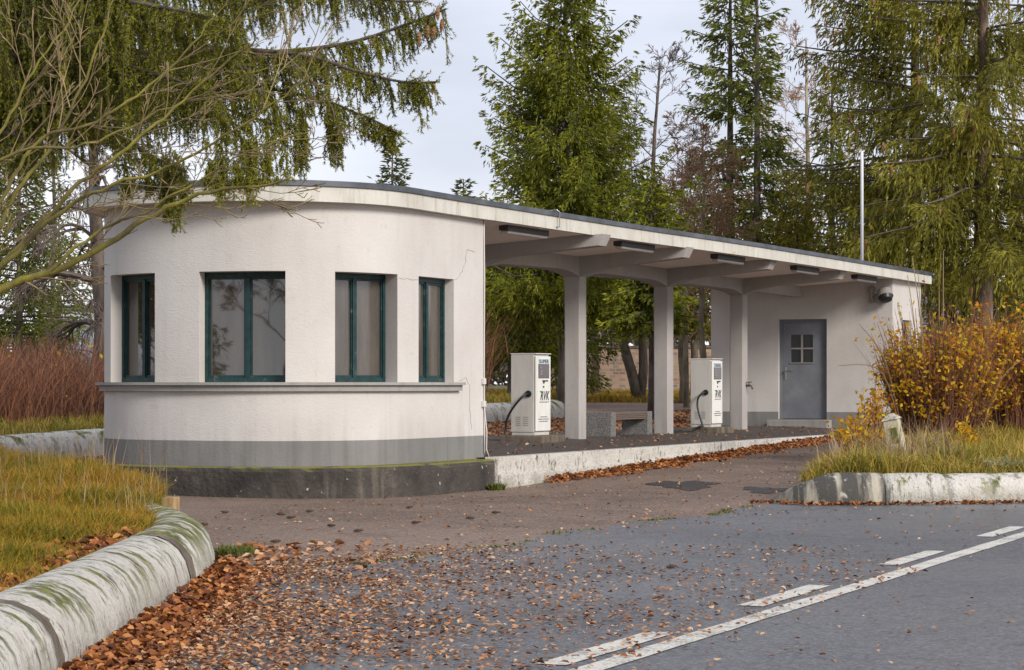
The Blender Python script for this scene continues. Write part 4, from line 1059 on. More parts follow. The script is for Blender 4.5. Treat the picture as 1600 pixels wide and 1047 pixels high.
# rusty heap along the kerb foot
n = 3600; y = RNG.uniform(9.0, 15.2, n); q = np.abs(RNG.normal(0, 0.15, n)); x = np.interp(y, [8, 13.3, 14.6, 15.5], [-1.77, -1.82, -1.88, -2.0]) + q
k = RNG.uniform(0, 1, n) < np.clip(1.1 - (y - 14.3) * 1.4, 0, 1); x, y, q = x[k], y[k], q[k]
leaves('heaped_leaves', x, y, Gn(x, y) + 0.015 + RNG.uniform(0, 1, len(x)) * np.clip(0.07 - q * 0.25, 0.01, 0.07), RNG.uniform(0.028, 0.058, len(x)), M['leaf_red'], 'rust coloured leaves heaped against the left kerb', 0.55)
# heap at the foot of the platform kerb
n = 6500; s_ = RNG.uniform(1.2, 15.5, n); t_ = 0.04 + np.abs(RNG.normal(0, 0.15, n)) * (0.7 + 0.6 * np.sin(s_ * 1.7) ** 2) * np.interp(s_, [1, 3, 12], [0.5, 1.0, 1.3]); q = t_
x = K0.x + AX.x * s_ + NX.x * t_; y = K0.y + AX.y * s_ + NX.y * t_
k = RNG.uniform(0, 1, n) < np.interp(s_, [1.2, 3.0, 12, 15.5], [0.2, 1, 1, 0.6]); x, y, q, s_ = x[k], y[k], q[k], s_[k]
leaves('heaped_leaves', x, y, Gn(x, y) + 0.01 + RNG.uniform(0, 1, len(x)) * np.clip(0.08 - q * 0.35, 0.004, 0.08), RNG.uniform(0.035, 0.07, len(x)), M['leaf_red'], 'rust coloured leaves heaped along the platform kerb', 0.8)
n = 3000; y = RNG.uniform(8.8, 16.5, n); q = np.abs(RNG.normal(0, 0.30, n)); x = np.interp(y, [8, 13.3, 14.6, 15.8, 16.9], [-2.2, -2.24, -2.3, -2.48, -2.66]) - q
leaves('grass_leaves', x, y, Gn(x, y) + 0.27 + RNG.uniform(0, 0.05, n), RNG.uniform(0.025, 0.06, n), M['leaf_red'], 'rust coloured leaves caught in the grass along the left kerb', 0.8)
# thin scatter over driveway and road
n = 16000; s_ = RNG.uniform(-15, 12, n); t_ = RNG.uniform(-0.2, 9.5, n)
x = K0.x + AX.x * s_ + NX.x * t_; y = K0.y + AX.y * s_ + NX.y * t_
k = (RNG.uniform(0, 1, n) < np.where(t_ < 3.9, 0.22, np.interp(t_, [3.9, 4.6, 7, 7.5], [0.45, 0.18, 0.10, 0.02])) + 0.3 * np.exp(-((t_ - 3.75) / 0.2) ** 2)) & (y < 60) & ~in_poly(x, y, LISL) & ~in_poly(x, y, RISL)
x, y = x[k], y[k]
leaves('scattered_leaves', x, y, Gn(x, y) + 0.016, RNG.uniform(0.018, 0.042, len(x)), M['leaf_litter'], 'loose leaves thinly scattered over driveway and road', 0.3)
# along the right island's kerb and round the left nose
n = 800; u = RNG.uniform(0, 1, n) ; x = 2.4 + u * 4.2; y = np.interp(x, [2.4, 3.0, 3.7, 5.4, 6.8], [23.1, 22.68, 22.72, 23.18, 23.9]) + 0.03 - np.abs(RNG.normal(0, 0.10, n)) * (0.6 + 0.8 * np.sin(x * 5) ** 2)
leaves('kerb_leaves', x, y, Gn(x, y) + 0.015 + RNG.uniform(0, 0.02, n), RNG.uniform(0.022, 0.06, n), M['leaf_red'], 'brown leaves along the foot of the right island kerb', 0.7)
n = 500; x = RNG.uniform(-2.0, -0.9, n); y = RNG.uniform(14.6, 17.2, n); k = RNG.uniform(0, 1, n) < np.exp(-(x + 1.95) / 0.45); x, y = x[k], y[k]
leaves('kerb_leaves', x, y, Gn(x, y) + 0.016, RNG.uniform(0.04, 0.09, len(x)), M['leaf_litter'], 'larger curled leaves by the nose of the left island', 0.5)
# rear paving is littered all over
x, y = st_scatter(26000, -4, 36, -7.5, -3.7)
leaves('rear_leaves', x, y, Gn(x, y) + 0.015, RNG.uniform(0.05, 0.10, len(x)), M['leaf_litter'], 'leaf litter on the paving behind the station', 0.5)
x, y = st_scatter(500, 0.3, 16, -3.3, -0.2)
s_, t_ = (x - K0.x) * AX.x + (y - K0.y) * AX.y, (x - K0.x) * NX.x + (y - K0.y) * NX.y
leaves('platform_leaves', x, y, np.interp(t_, [-1.8, 0], [0.08, 0]) + 0.012, RNG.uniform(0.03, 0.06, len(x)), M['leaf_litter'], 'few small leaves lying on the pump platform', 0.4)
# moss tufts in the joints
for lab, (mx_, my_), r_ in (('green moss tuft at the nose of the left island kerb', (-1.93, 16.0), 0.13), ('green moss tuft at the foot of the platform kerb start', (-0.18, 26.0), 0.10)):
    n = 700; q = RNG.uniform(0, 2 * np.pi, n); rr = r_ * np.sqrt(RNG.uniform(0, 1, n)); x = mx_ + rr * np.cos(q); y = my_ + rr * 1.6 * np.sin(q)
    P = np.stack([x, y, Gn(x, y)], 1); tag(blades('moss_tuft', P, RNG.uniform(0.04, 0.10, n), RNG.uniform(0.008, 0.014, n), RNG.uniform(0.2, 1.0, n), M['moss']), lab, 'moss')
n = 1500; s_ = RNG.uniform(-10.5, -2, n); t_ = np.array([wob(q) for q in s_]) + RNG.normal(0, 0.05, n); k = lump(s_, t_ * 0 + 1, 2.0) > 0.0; s_, t_ = s_[k], t_[k]
x = K0.x + AX.x * s_ + NX.x * t_; y = K0.y + AX.y * s_ + NX.y * t_
P = np.stack([x, y, Gn(x, y)], 1); tag(blades('joint_moss', P, RNG.uniform(0.01, 0.03, len(x)), RNG.uniform(0.01, 0.02, len(x)), RNG.uniform(0.3, 1.2, len(x)), M['moss']), kind='stuff', label='moss in the joint between driveway and road', cat='moss')
# spruce cones lying about
def cone_bm(l=0.10, r=0.020):
    b = MB(); n = 9; rows = 9
    pr = [(0, 0.35)] + [(i / rows, math.sin(math.pi * (0.12 + 0.84 * i / rows)) ** 0.7 * (1.0 if i % 2 else 0.82)) for i in range(1, rows)] + [(1, 0.12)]
    b.tube([(u * l - l / 2, 0, 0) for u, _ in pr], [r * k for _, k in pr], n)
    return b
cone0 = None
cpos = [(351, 803), (439, 806), (484, 801), (318, 822), (431, 849), (640, 795), (518, 824), (650, 819), (455, 811), (648, 881), (422, 893), (443, 894), (337, 893), (371, 872), (306, 912), (560, 832), (735, 812), (775, 803), (1050, 889), (905, 756)]
cl_ = ['dark cone lying on the driveway', 'dark spruce cone on the asphalt']
for k, (cx, cy) in enumerate(cpos):
    Y = FPX * 1.195 / (cy - HY); c = PX(cx, Y, 0); c.z = G(c.x, c.y) + 0.022
    if cone0 is None:
        cone0 = cone_bm(0.085, 0.014).build('spruce_cone', M['cone_dark'], None, smooth=False); o = cone0
    else: o = cone0.copy(); COL.objects.link(o)
    o.location = c; o.rotation_euler = (0, random.uniform(-0.1, 0.1), random.uniform(-0.6, 0.6))
    tag(o, 'dark fallen spruce cone lying on the asphalt of the driveway or road', 'cone', 'fallen spruce cones')
# ------------------------------------------------------------------ small things on the islands
th = thing('marker_post', 'weathered white concrete marker post leaning left in the right island grass', 'post', (4.27, 25.9, -0.13))
b = MB(); O = Vector((4.40, 25.9, -0.2)); ax = Vector((-0.20, 0.03, 0.98)).normalized(); u = Vector((0.92, -0.38, 0.19)).normalized(); v = ax.cross(u).normalized()
def ptp(a, c, h): return O + u * a + v * c + ax * h
w0, w1 = 0.105, 0.085
H_ = 0.66
b.hexa([ptp(-w0, -0.09, 0), ptp(w0, -0.09, 0), ptp(w0, 0.09, 0), ptp(-w0, 0.09, 0), ptp(-w1, -0.075, H_), ptp(w1, -0.075, H_), ptp(w1, 0.075, H_), ptp(-w1, 0.075, H_)])
b.build('shaft', M['post'], th, bevel=0.012)
b = MB(); b.hexa([ptp(-w1 - 0.02, -0.095, H_ + 0.001), ptp(w1 + 0.02, -0.095, H_ + 0.001), ptp(w1 + 0.02, 0.095, H_ + 0.001), ptp(-w1 - 0.02, 0.095, H_ + 0.001), ptp(-0.03, -0.03, H_ + 0.07), ptp(0.03, -0.03, H_ + 0.07), ptp(0.03, 0.03, H_ + 0.07), ptp(-0.03, 0.03, H_ + 0.07)])
b.build('cap', M['kerb_yellow'], th, bevel=0.008)
b = MB(); fs_ = -1 if (v.y > 0) else 1
b.obox(ptp(-0.02, fs_ * 0.079, H_ - 0.27), u * 0.075, v * fs_ * 0.006, ax * 0.18); b.build('reflector_recess', M['moss'], th)
b = MB(); b.obox(ptp(-w1 - 0.012, -0.03, H_ - 0.22), u * 0.008, v * 0.06, ax * 0.16); b.build('side_reflector', M['lamp_body'], th)
b = MB(); q0 = Vector((-2.68, 17.6, -0.16)); b.obox(q0, Vector((0.10, -0.03, 0)), Vector((0.03, 0.12, 0)), Vector((0, 0, 0.145)))
b2 = b.build('wooden_peg', M['ochre_wood'], None, bevel=0.006); tag(b2, 'short square wooden peg in the grass by the island nose', 'peg')

# ------------------------------------------------------------------ conifers behind the station
def spruce(name, label, px, Y, top_py, rad, cb, mneedle, mbark, nb=200, dens=80, p=0.8, droop=0.22, slope=0.12, up=0.16, hang=0.4, curtain=0.15, slen=0.2, swid=0.055, trunk_r=0.14, lean=(0, 0), gap=0.0, group='spruces behind the station', base=None, cone=0, az=None):
    rng = np.random.default_rng(abs(hash((round(px), round(Y * 10)))) % 99991)
    b0 = base if base is not None else PX(px, Y, 0)
    zg = G(b0.x, b0.y); top = EYE + (HY - top_py) / FPX * Y
    th = thing(name, label, 'tree', (b0.x, b0.y, zg), group)
    H = top - zg
    def axis(z):
        f = (z - zg) / H; return b0.x + lean[0] * f, b0.y + lean[1] * f
    tb = MB(); zs = [zg - 0.1 + (H + 0.1) * i / 9 for i in range(10)]
    tb.tube([(*axis(z), z) for z in zs], [trunk_r * (1.25 if i == 0 else 1) * (1 - 0.93 * i / 9) + 0.008 for i in range(10)], 9)
    Ps, Ds, Ls = [], [], []; cones = []; lb = MB()
    for i in range(nb):
        u = (i + rng.uniform(0, 1)) / nb; u = u ** 1.12
        z = zg + cb + (H - cb) * u
        if gap and rng.uniform() < gap * (1 - u): continue
        Lb = rad * ((1 - u) ** p) * rng.uniform(0.45, 1.1) + 0.10
        Lb *= min(1.0, 0.62 + u * 5)
        a = i * 2.39996 + rng.normal(0, 0.35)
        if az is not None and rng.uniform() < 0.35: a = az + rng.normal(0, 0.6)
        o = np.array([math.cos(a), math.sin(a), 0]); sd = np.array([-o[1], o[0], 0])
        x0, y0 = axis(z)
        sl_ = slope + 0.35 * u - 0.1 * (1 - u)
        dr = droop * (1.15 - u)
        n = max(14, int(Lb * dens * 2.0 * (0.75 + 0.45 * Lb)))
        ns = max(5, int(Lb / 0.085))                       # side twigs along the limb, alternating
        ws = np.clip((np.arange(ns) + rng.uniform(0, 1, ns)) / ns, 0.08, 1.0) ** 0.9
        sg = np.where(np.arange(ns) % 2, 1.0, -1.0) * rng.uniform(0.55, 1.1, ns)
        sg[-1] *= 0.1
        ls = (0.40 * Lb * (1.05 - ws) + 0.09) * rng.uniform(0.6, 1.25, ns)
        hg = hang * rng.uniform(0.4, 1.3, ns)
        dj = o * 0.62 + sd * sg[:, None] * 0.85 + np.array([[0, 0, 1.0]]) * (0.25 * ws - hg)[:, None]
        dj = unit(dj)
        j = rng.choice(ns, n, p=(ls + 0.03) / (ls + 0.03).sum()); q = rng.uniform(0, 1, n)
        w = ws[j]
        zz = z + Lb * (sl_ * w - dr * w ** 2 * 1.6 + up * w ** 4)
        P = np.stack([x0 + o[0] * w * Lb, y0 + o[1] * w * Lb, zz], 1) + dj[j] * (q * ls[j])[:, None]
        hz = rng.exponential(curtain * 0.4 + 1e-4, n) * (rng.uniform(0, 1, n) < 0.55) * np.minimum(1, Lb); hz = np.minimum(hz, curtain * 2.5)
        P[:, 2] -= hz + 0.25 * hang * (q * ls[j]) ** 2 * 2
        cu = np.clip(hz / 0.15, 0, 1.4)[:, None]
        D = dj[j] * (1 - 0.6 * np.clip(cu, 0, 1)) - np.array([[0, 0, 1.0]]) * cu * 0.8 + rng.normal(0, 0.22, (n, 3)) + np.array([[0, 0, 0.10]])
        Ps.append(P); Ds.append(D); Ls.append(rng.uniform(0.6, 1.25, n) * slen)
        q = [0.0, 0.3, 0.6, 0.92]
        lb.tube([(x0 + o[0] * k * Lb, y0 + o[1] * k * Lb, z + Lb * (sl_ * k - dr * k * k * 1.6 + up * k ** 4)) for k in q], [0.009 + 0.010 * Lb * (1 - k) for k in q], 4, cap=False)
        if cone and Lb > 0.9 and rng.uniform() < 0.75:
            k = rng.uniform(0.7, 0.98); cones.append((x0 + o[0] * k * Lb + rng.normal(0, .1), y0 + o[1] * k * Lb - 0.12, z + Lb * (sl_ * k - dr * k * k * 1.6 + up * k ** 4) - 0.16))
    tb.build('trunk', mbark, th, smooth=True); lb.build('boughs', M['bark'], th)
    P = np.concatenate(Ps); D = np.concatenate(Ds); Lc = np.concatenate(Ls)
    V, F = sprigs(P, D, Lc * 0.72, swid * 0.56 * (Lc / slen) ** 0.5, True)
    cloud_mesh('crown', V, F, mneedle, th)
    return th, cones
def hang_cones(th, pts, n, l=0.15, r=0.024, m='cone'):
    c0 = None; random.shuffle(pts)
    for p in pts[:n]:
        if c0 is None:
            b = cone_bm(l, r); c0 = b.build('cone', M[m], th); o = c0
        else: o = c0.copy(); COL.objects.link(o)
        # parts live in world coordinates relative to the parent's inverse
        o.location = p; o.rotation_euler = (random.uniform(-.15, .15), R(90) + random.uniform(-.15, .15), random.uniform(0, 6))
CB_, CM, CO, CD = M['spruce_bright'], M['spruce_mid'], M['spruce_old'], M['spruce_dark']
center_spruce, _ = spruce('spruce_tree', 'bright green bushy spruce rising behind the middle of the canopy', 884, 50, -75, 3.3, 2.3, CB_, M['bark'], nb=165, dens=165, p=0.70, droop=0.14, slope=0.04, up=0.34, hang=0.5, curtain=0.16, slen=0.16, swid=0.048, trunk_r=0.17)
spruce('spruce_tree', 'low bright green young spruce showing over the canopy right of the bushy one', 1018, 46, 286, 1.0, 1.9, CB_, M['bark'], nb=110, dens=110, p=0.6, droop=0.25, hang=0.5, slen=0.18, swid=0.06, trunk_r=0.07)
spruce('spruce_tree', 'tall thin spruce with a ragged left side, left one of the pair behind the canopy', 1141, 58, -110, 1.75, 3.6, CM, M['bark'], nb=105, dens=80, p=0.62, droop=0.26, up=0.2, hang=0.5, slen=0.22, swid=0.06, trunk_r=0.15, gap=0.35)
spruce('spruce_tree', 'tall thin spruce with a bare lower trunk, right one of the pair behind the canopy', 1183, 57, -90, 1.5, 2.8, CM, M['bark'], nb=95, dens=80, p=0.62, droop=0.26, up=0.2, hang=0.5, slen=0.22, swid=0.06, trunk_r=0.14, gap=0.35)
tA, cA = spruce('spruce_tree', 'old spruce with long drooping cone laden branches behind the store room', 1430, 49, -330, 3.9, 2.9, CO, M['bark'], nb=120, dens=80, p=0.55, droop=0.20, slope=0.02, up=0.22, hang=0.85, curtain=0.34, slen=0.22, swid=0.05, trunk_r=0.17, gap=0.30, cone=1, az=math.pi * 1.1)
tB, cB = spruce('spruce_tree', 'old spruce with a thick pinkish trunk at the right edge', 1536, 46, -420, 3.3, 3.4, CO, M['bark_warm'], nb=105, dens=80, p=0.5, droop=0.20, slope=0.0, up=0.2, hang=0.85, curtain=0.32, slen=0.22, swid=0.05, trunk_r=0.23, gap=0.34, cone=1, az=math.pi * 1.25)
tC, cC = spruce('spruce_tree', 'spruce partly cut off by the right edge of the photo', 1650, 50, -300, 3.2, 2.4, CO, M['bark'], nb=95, dens=75, p=0.5, droop=0.22, slope=0.0, hang=0.8, curtain=0.3, slen=0.22, swid=0.05, trunk_r=0.17, gap=0.45, cone=1)
spruce('spruce_tree', 'dark spruce filling the gap between the pair and the old spruces', 1300, 56, 120, 2.1, 0.8, CM, M['bark'], nb=60, dens=70, p=0.6, droop=0.28, hang=0.7, curtain=0.25, slen=0.22, swid=0.055, trunk_r=0.13, gap=0.15)
spruce('spruce_tree', 'low dark spruce behind the roof left of the white pole', 1245, 52, 290, 1.7, 0.6, CO, M['bark'], nb=120, dens=60, p=0.6, droop=0.25, hang=0.7, curtain=0.25, slen=0.22, swid=0.055, trunk_r=0.1)
spruce('spruce_tree', 'low dark spruce between the two old trunks on the right', 1490, 58, 330, 1.5, 0.5, CD, M['bark'], nb=110, dens=60, p=0.6, hang=0.7, curtain=0.25, trunk_r=0.1)
spruce('spruce_tree', 'low dark spruce behind the yellow bush at the right edge', 1600, 57, 370, 1.8, 0.4, CD, M['bark'], nb=110, dens=60, p=0.6, hang=0.7, curtain=0.25, trunk_r=0.1)
spruce('spruce_tree', 'far small spruce tip over the kiosk roof', 613, 88, 226, 3.4, 0.4, CD, M['bark'], nb=120, dens=20, p=0.9, droop=0.1, up=0.3, hang=0.25, curtain=0.08, slen=0.40, swid=0.13, trunk_r=0.16)
spruce('spruce_tree', 'far spruce tip just left of the bushy spruce', 724, 82, 282, 2.6, 0.4, CD, M['bark'], nb=100, dens=22, p=0.9, droop=0.1, up=0.3, hang=0.25, curtain=0.08, slen=0.36, swid=0.11, trunk_r=0.14)
spruce('spruce_tree', 'ragged dark conifer behind the hedge at the left edge', 30, 41, 240, 1.5, 1.0, CM, M['bark'], nb=120, dens=48, p=0.5, droop=0.2, hang=0.6, slen=0.18, swid=0.05, trunk_r=0.09, gap=0.3)
spruce('spruce_tree', 'thin dark conifer behind the hedge beside the pale container', 92, 50, 330, 1.0, 1.6, CM, M['bark'], nb=60, dens=40, p=0.5, droop=0.2, hang=0.6, slen=0.18, swid=0.05, trunk_r=0.07, gap=0.3)
GU = 'conifers seen under the canopy'
under_spruce, _ = spruce('spruce_tree', 'green spruce seen under the canopy left of the first free column', 800, 56, 330, 2.3, 1.3, CB_, M['bark'], nb=110, dens=70, p=0.55, droop=0.12, hang=0.6, trunk_r=0.12, group=GU)
spruce('spruce_tree', 'dark spruce behind the first free column', 900, 60, 340, 1.4, 0.6, CM, M['bark'], nb=70, dens=60, p=0.5, droop=0.2, hang=0.6, trunk_r=0.12, group=GU)
spruce('spruce_tree', 'dark spruce with a slim brown trunk seen between the first and second free columns', 930, 66, 250, 2.0, 2.7, CM, M['bark_warm'], nb=80, dens=60, p=0.45, droop=0.12, hang=0.5, trunk_r=0.13, group=GU)
spruce('spruce_tree', 'spruce on a leaning dark trunk seen under the canopy above the bench', 1000, 62, 300, 2.0, 2.4, CM, M['bark'], nb=80, dens=60, p=0.45, droop=0.12, hang=0.5, trunk_r=0.16, lean=(-1.6, 0.3), group=GU)
spruce('spruce_tree', 'dark green spruce left of the store room seen through the last opening', 1085, 64, 330, 1.8, 2.0, CO, M['bark'], nb=70, dens=60, p=0.5, droop=0.12, hang=0.7, trunk_r=0.12, group=GU)
spruce('spruce_tree', 'dark spruce behind the second free column', 1045, 68, 330, 1.4, 2.4, CM, M['bark'], nb=60, dens=60, p=0.5, droop=0.12, hang=0.7, trunk_r=0.12, group=GU)
for th_, c_ in ((tA, cA), (tB, cB), (tC, cC)):
    inv = Vector(th_.location)
    hang_cones(th_, c_, 70, 0.20, 0.034)

# ------------------------------------------------------------------ bare trees
def grow(b, p, d, length, r, depth, rng, sag=0.0, sides=4, kids=(4, 7), spread=0.75, ratio=0.55, minr=0.004):
    n = max(3, int(4 + length * 1.2)); pts = [Vector(p)]; d = Vector(d).normalized()
    for i in range(n):
        d = (d + Vector((rng.gauss(0, 0.10), rng.gauss(0, 0.10), rng.gauss(0, 0.08) - sag * (i / n)))).normalized()
        pts.append(pts[-1] + d * length / n)
    rr = [max(minr, r * (1 - 0.75 * i / n)) for i in range(n + 1)]
    b.tube(pts, rr, sides if r > 0.02 else 3, cap=False)
    if depth <= 0: return
    for k in range(rng.randint(*kids)):
        f = rng.uniform(0.25, 1.0); i = min(n - 1, int(f * n)); q = pts[i].lerp(pts[i + 1], f * n - i)
        dd = (pts[i + 1] - pts[i]).normalized()
        side = Vector((rng.gauss(0, 1), rng.gauss(0, 1), rng.gauss(0, 0.6))); side = (side - dd * side.dot(dd)).normalized()
        grow(b, q, dd + side * spread * rng.uniform(0.5, 1.2), length * ratio * rng.uniform(0.6, 1.15) * (1.1 - 0.4 * f), rr[i] * 0.6, depth - 1, rng, sag, sides, kids, spread, ratio, minr)
def bare_tree(name, label, px, Y, top_py, r, mtrunk, mtwig, seed, nl=16, depth=3, limb=0.32, sag=0.0, minr=0.006, group='bare trees behind the station', lean=(0, 0), kids=(4, 7), up=0.9, start=0.3, spread=0.75):
    rng = random.Random(seed); b0 = PX(px, Y, 0); zg = G(b0.x, b0.y); H = EYE + (HY - top_py) / FPX * Y - zg
    th = thing(name, label, 'tree', (b0.x, b0.y, zg), group)
    t = MB(); pts = []; x, y = b0.x, b0.y
    for i in range(11):
        f = i / 10; pts.append(Vector((x + lean[0] * f + rng.gauss(0, 0.02 * H * 0.2), y + lean[1] * f, zg - 0.05 + H * f)))
    t.tube(pts, [r * (1 - 0.9 * i / 10) + 0.01 for i in range(11)], 9); t.build('trunk', mtrunk, th, smooth=True)
    b = MB()
    for k in range(nl):
        f = start + (0.98 - start) * (k + rng.random()) / nl; i = min(9, int(f * 10)); q = pts[i].lerp(pts[i + 1], f * 10 - i)
        a = k * 2.4 + rng.uniform(-.4, .4)
        grow(b, q, Vector((math.cos(a), math.sin(a), up)), H * limb * (1.15 - 0.75 * f), r * 0.42 * (1.1 - f), depth, rng, sag, 4, kids, spread, 0.55, minr)
    b.build('crown', mtwig, th)
    return th
bare_tree('bare_tree', 'bare grey twiggy tree between the bushy spruce and the pair of thin spruces', 1000, 62, 95, 0.13, M['bark'], M['grey_twig'], 3, nl=20, limb=0.30, lean=(0.5, 0))
bare_tree('birch_tree', 'reddish twiggy birch with a pale crooked trunk above the canopy', 1098, 53, 205, 0.085, M['bark_birch'], M['pink_twig'], 5, nl=26, limb=0.30, sag=0.05, kids=(5, 8), start=0.35, spread=0.95)
red_birch = bare_tree('birch_tree', 'dense reddish brown twiggy birch low above the canopy', 1072, 56, 255, 0.07, M['bark_birch'], M['pink_twig'], 15, nl=17, limb=0.30, sag=0.05, kids=(5, 8), start=0.25, spread=0.95)
bare_tree('birch_tree', 'bare birch with fine drooping twigs right of the pair of thin spruces', 1262, 66, 60, 0.13, M['bark_birch'], M['pink_twig'], 8, nl=22, limb=0.30, sag=0.25, kids=(5, 8))
bare_tree('birch_tree', 'bare pinkish birch filling the sky at the right edge', 1580, 62, -20, 0.13, M['bark_birch'], M['pink_twig'], 12, nl=22, limb=0.30, sag=0.22, kids=(5, 8))
bare_tree('birch_tree', 'thin birch with a pale trunk seen through the last opening under the canopy', 1065, 60, 250, 0.08, M['bark_birch'], M['grey_twig'], 21, nl=12, limb=0.25, depth=2)
bare_tree('birch_tree', 'weeping birch with a crooked dark trunk right behind the left side of the kiosk', 172, 38, 60, 0.20, M['bark'], M['grey_twig'], 31, nl=20, limb=0.30, sag=0.55, minr=0.005, lean=(-0.5, 0.3), kids=(5, 8), up=0.45, start=0.22)
bare_tree('birch_tree', 'thin weeping birch in front of the pale container', 85, 44, 150, 0.06, M['bark'], M['grey_twig'], 33, nl=18, limb=0.32, sag=0.55, minr=0.005, kids=(4, 7), up=0.5, start=0.25)

# ------------------------------------------------------------------ hedge, bush, saplings
def stems(name, x, y, z, h, wid, az, lean, m, parent):
    n = len(x); d = np.stack([np.cos(az), np.sin(az), np.zeros(n)], 1); a2 = RNG.uniform(0, 2 * np.pi, n)
    w = np.stack([np.cos(a2), np.sin(a2) * 0.4, np.zeros(n)], 1) * (wid.reshape(-1, 1) * 0.5)
    P = np.stack([x, y, z], 1); H = h.reshape(-1, 1); l = lean.reshape(-1, 1); up = np.array([[0, 0, 1.0]])
    r1 = RNG.normal(0, 0.03, (n, 3)); r2 = RNG.normal(0, 0.05, (n, 3))
    a = P + up * H * 0.36 + d * H * l * 0.22 + r1; b_ = P + up * H * 0.70 + d * H * l * 0.58 + r2; c = P + up * H + d * H * l * 1.0 + r2
    V = np.stack([P - w, P + w, a + w * .85, a - w * .85, b_ + w * .6, b_ - w * .6, c + w * .3, c - w * .3], 1).reshape(-1, 3)
    k = np.arange(n)[:, None] * 8
    F = np.concatenate([k + np.array([[0, 1, 2, 3]]), k + np.array([[3, 2, 4, 5]]), k + np.array([[5, 4, 6, 7]])], 0)
    cloud_mesh(name, V, F, m, parent); return a, b_, c
def bits(name, P, size, m, parent):
    n = len(P); D = RNG.normal(0, 1, (n, 3)); V, F = sprigs(P, D, size, size * 0.55, False); return cloud_mesh(name, V, F, m, parent)
def hedge(label, s0, s1, n, ht, yl):
    c = W((s0 + s1) / 2, -10.2); th = thing('shrub', label, 'hedge', (c.x, c.y, G(c.x, c.y)), 'rust brown shrubs of the rear hedge')
    s = RNG.uniform(s0, s1, n); t = RNG.uniform(-11.6, -9.2, n)
    x = K0.x + AX.x * s + NX.x * t; y = K0.y + AX.y * s + NX.y * t
    h = ht * (0.75 + 0.18 * np.sin(s * 1.1) * np.sin(s * 0.37 + 1) + RNG.uniform(-0.3, 0.28, n))
    a, b_, c_ = stems('stems', x, y, Gn(x, y) + 0.2, h, RNG.uniform(0.006, 0.016, n), RNG.uniform(0, 6.28, n), RNG.uniform(0.05, 0.6, n), M['rust_twig'], th)
    # side twigs make it tangled
    q_ = RNG.choice(n, n); aa = a[q_] * 0.5 + b_[q_] * 0.5; stems('twigs', aa[:, 0], aa[:, 1], aa[:, 2], RNG.uniform(0.2, 0.6, n), RNG.uniform(0.006, 0.012, n), RNG.uniform(0, 6.28, n), RNG.uniform(0.3, 1.6, n), M['rust_twig'], th)
    k = RNG.choice(n, yl, replace=False); f = RNG.uniform(0, 1, (yl, 1)); bits('leaves', a[k] * f + c_[k] * (1 - f), RNG.uniform(0.06, 0.11, yl), M['yellow_leaf'], th)
hedge('rust brown leafless hedge at the left edge of the photo', -6.0, 1.8, 5200, 1.48, 50)
hedge('rust brown leafless hedge with yellow leaves touching the kiosk on the left', 1.8, 7.0, 4600, 1.46, 110)
hedge('rust brown leafless shrub seen behind the fuel pump marked SUPER', 12.5, 19.2, 5200, 1.9, 260)
def bush(label, cx, cy, rx, ry, n, ht, nl, morange, spread=0.55, gp='yellow leaved shrubs on the right island'):
    zg = G(cx, cy) + 0.2; th = thing('shrub', label, 'shrub', (cx, cy, zg), gp)
    q = RNG.uniform(0, 6.283, n); rr = np.sqrt(RNG.uniform(0, 1, n)); x = cx + rx * rr * np.cos(q) * 0.6; y = cy + ry * rr * np.sin(q) * 0.6
    az = q + RNG.normal(0, 0.6, n); lean = np.abs(RNG.normal(0, 0.12, n)) + rr * spread * 0.5 * RNG.uniform(0.3, 1.2, n)
    h = ht * (1 + 0.10 * np.sin(3 * q + cx) + 0.06 * np.sin(7 * q)) * np.where(RNG.uniform(0, 1, n) < 0.05, RNG.uniform(1.0, 1.22, n), RNG.uniform(0.45, 1.0, n)) * (1 - 0.25 * rr ** 2)
    a, b_, c_ = stems('stems', x, y, Gn(x, y) + 0.2, h, RNG.uniform(0.008, 0.02, n), az, lean, M['rust_twig'], th)
    for nm, m_, cnt in (('yellow_leaves', M['yellow_leaf'], int(nl * (1 - morange))), ('orange_leaves', M['orange_leaf'], int(nl * morange))):
        k = RNG.choice(n, cnt); f = RNG.beta(1.1, 3.6, (cnt, 1)) if cnt else None
        P = c_[k] * (1 - f) + a[k] * f
        # leaves sit in little sprays, a few on each leafy stem
        P = np.repeat(P, 2, 0) + RNG.normal(0, 0.035, (cnt * 2, 3)); bits(nm, P, RNG.uniform(0.035, 0.09, cnt * 2), m_, th)
    return th
bush('dense rust stemmed shrub with yellow leaves behind the leaning marker post', 5.62, 30.2, 0.85, 0.7, 4200, 1.60, 5600, 0.30, 0.42)
bush('tall orange and yellow leaved shrub right of the dense one', 6.75, 31.0, 1.0, 0.8, 4200, 1.72, 7500, 0.38)
bush('orange leaved shrub cut off by the right edge of the photo', 8.2, 31.5, 1.0, 0.8, 3800, 1.8, 7000, 0.5)
bush('small yellow sapling left of the marker post', 4.2, 28.0, 0.4, 0.4, 60, 0.6, 260, 0.3, 0.8)
bush('single yellow leaved sprout against the white store room wall', 4.55, 29.2, 0.22, 0.2, 30, 1.05, 200, 0.4, 0.5)
bush('little yellow sapling in the grass in front of the dense shrub', 5.25, 26.9, 0.2, 0.2, 26, 0.42, 160, 0.1, 0.6)
th = thing('tall_shoots', 'tall bare shoots sticking out above the yellow shrubs', 'shrub', (5.6, 30.2, 0), None)
b = MB()
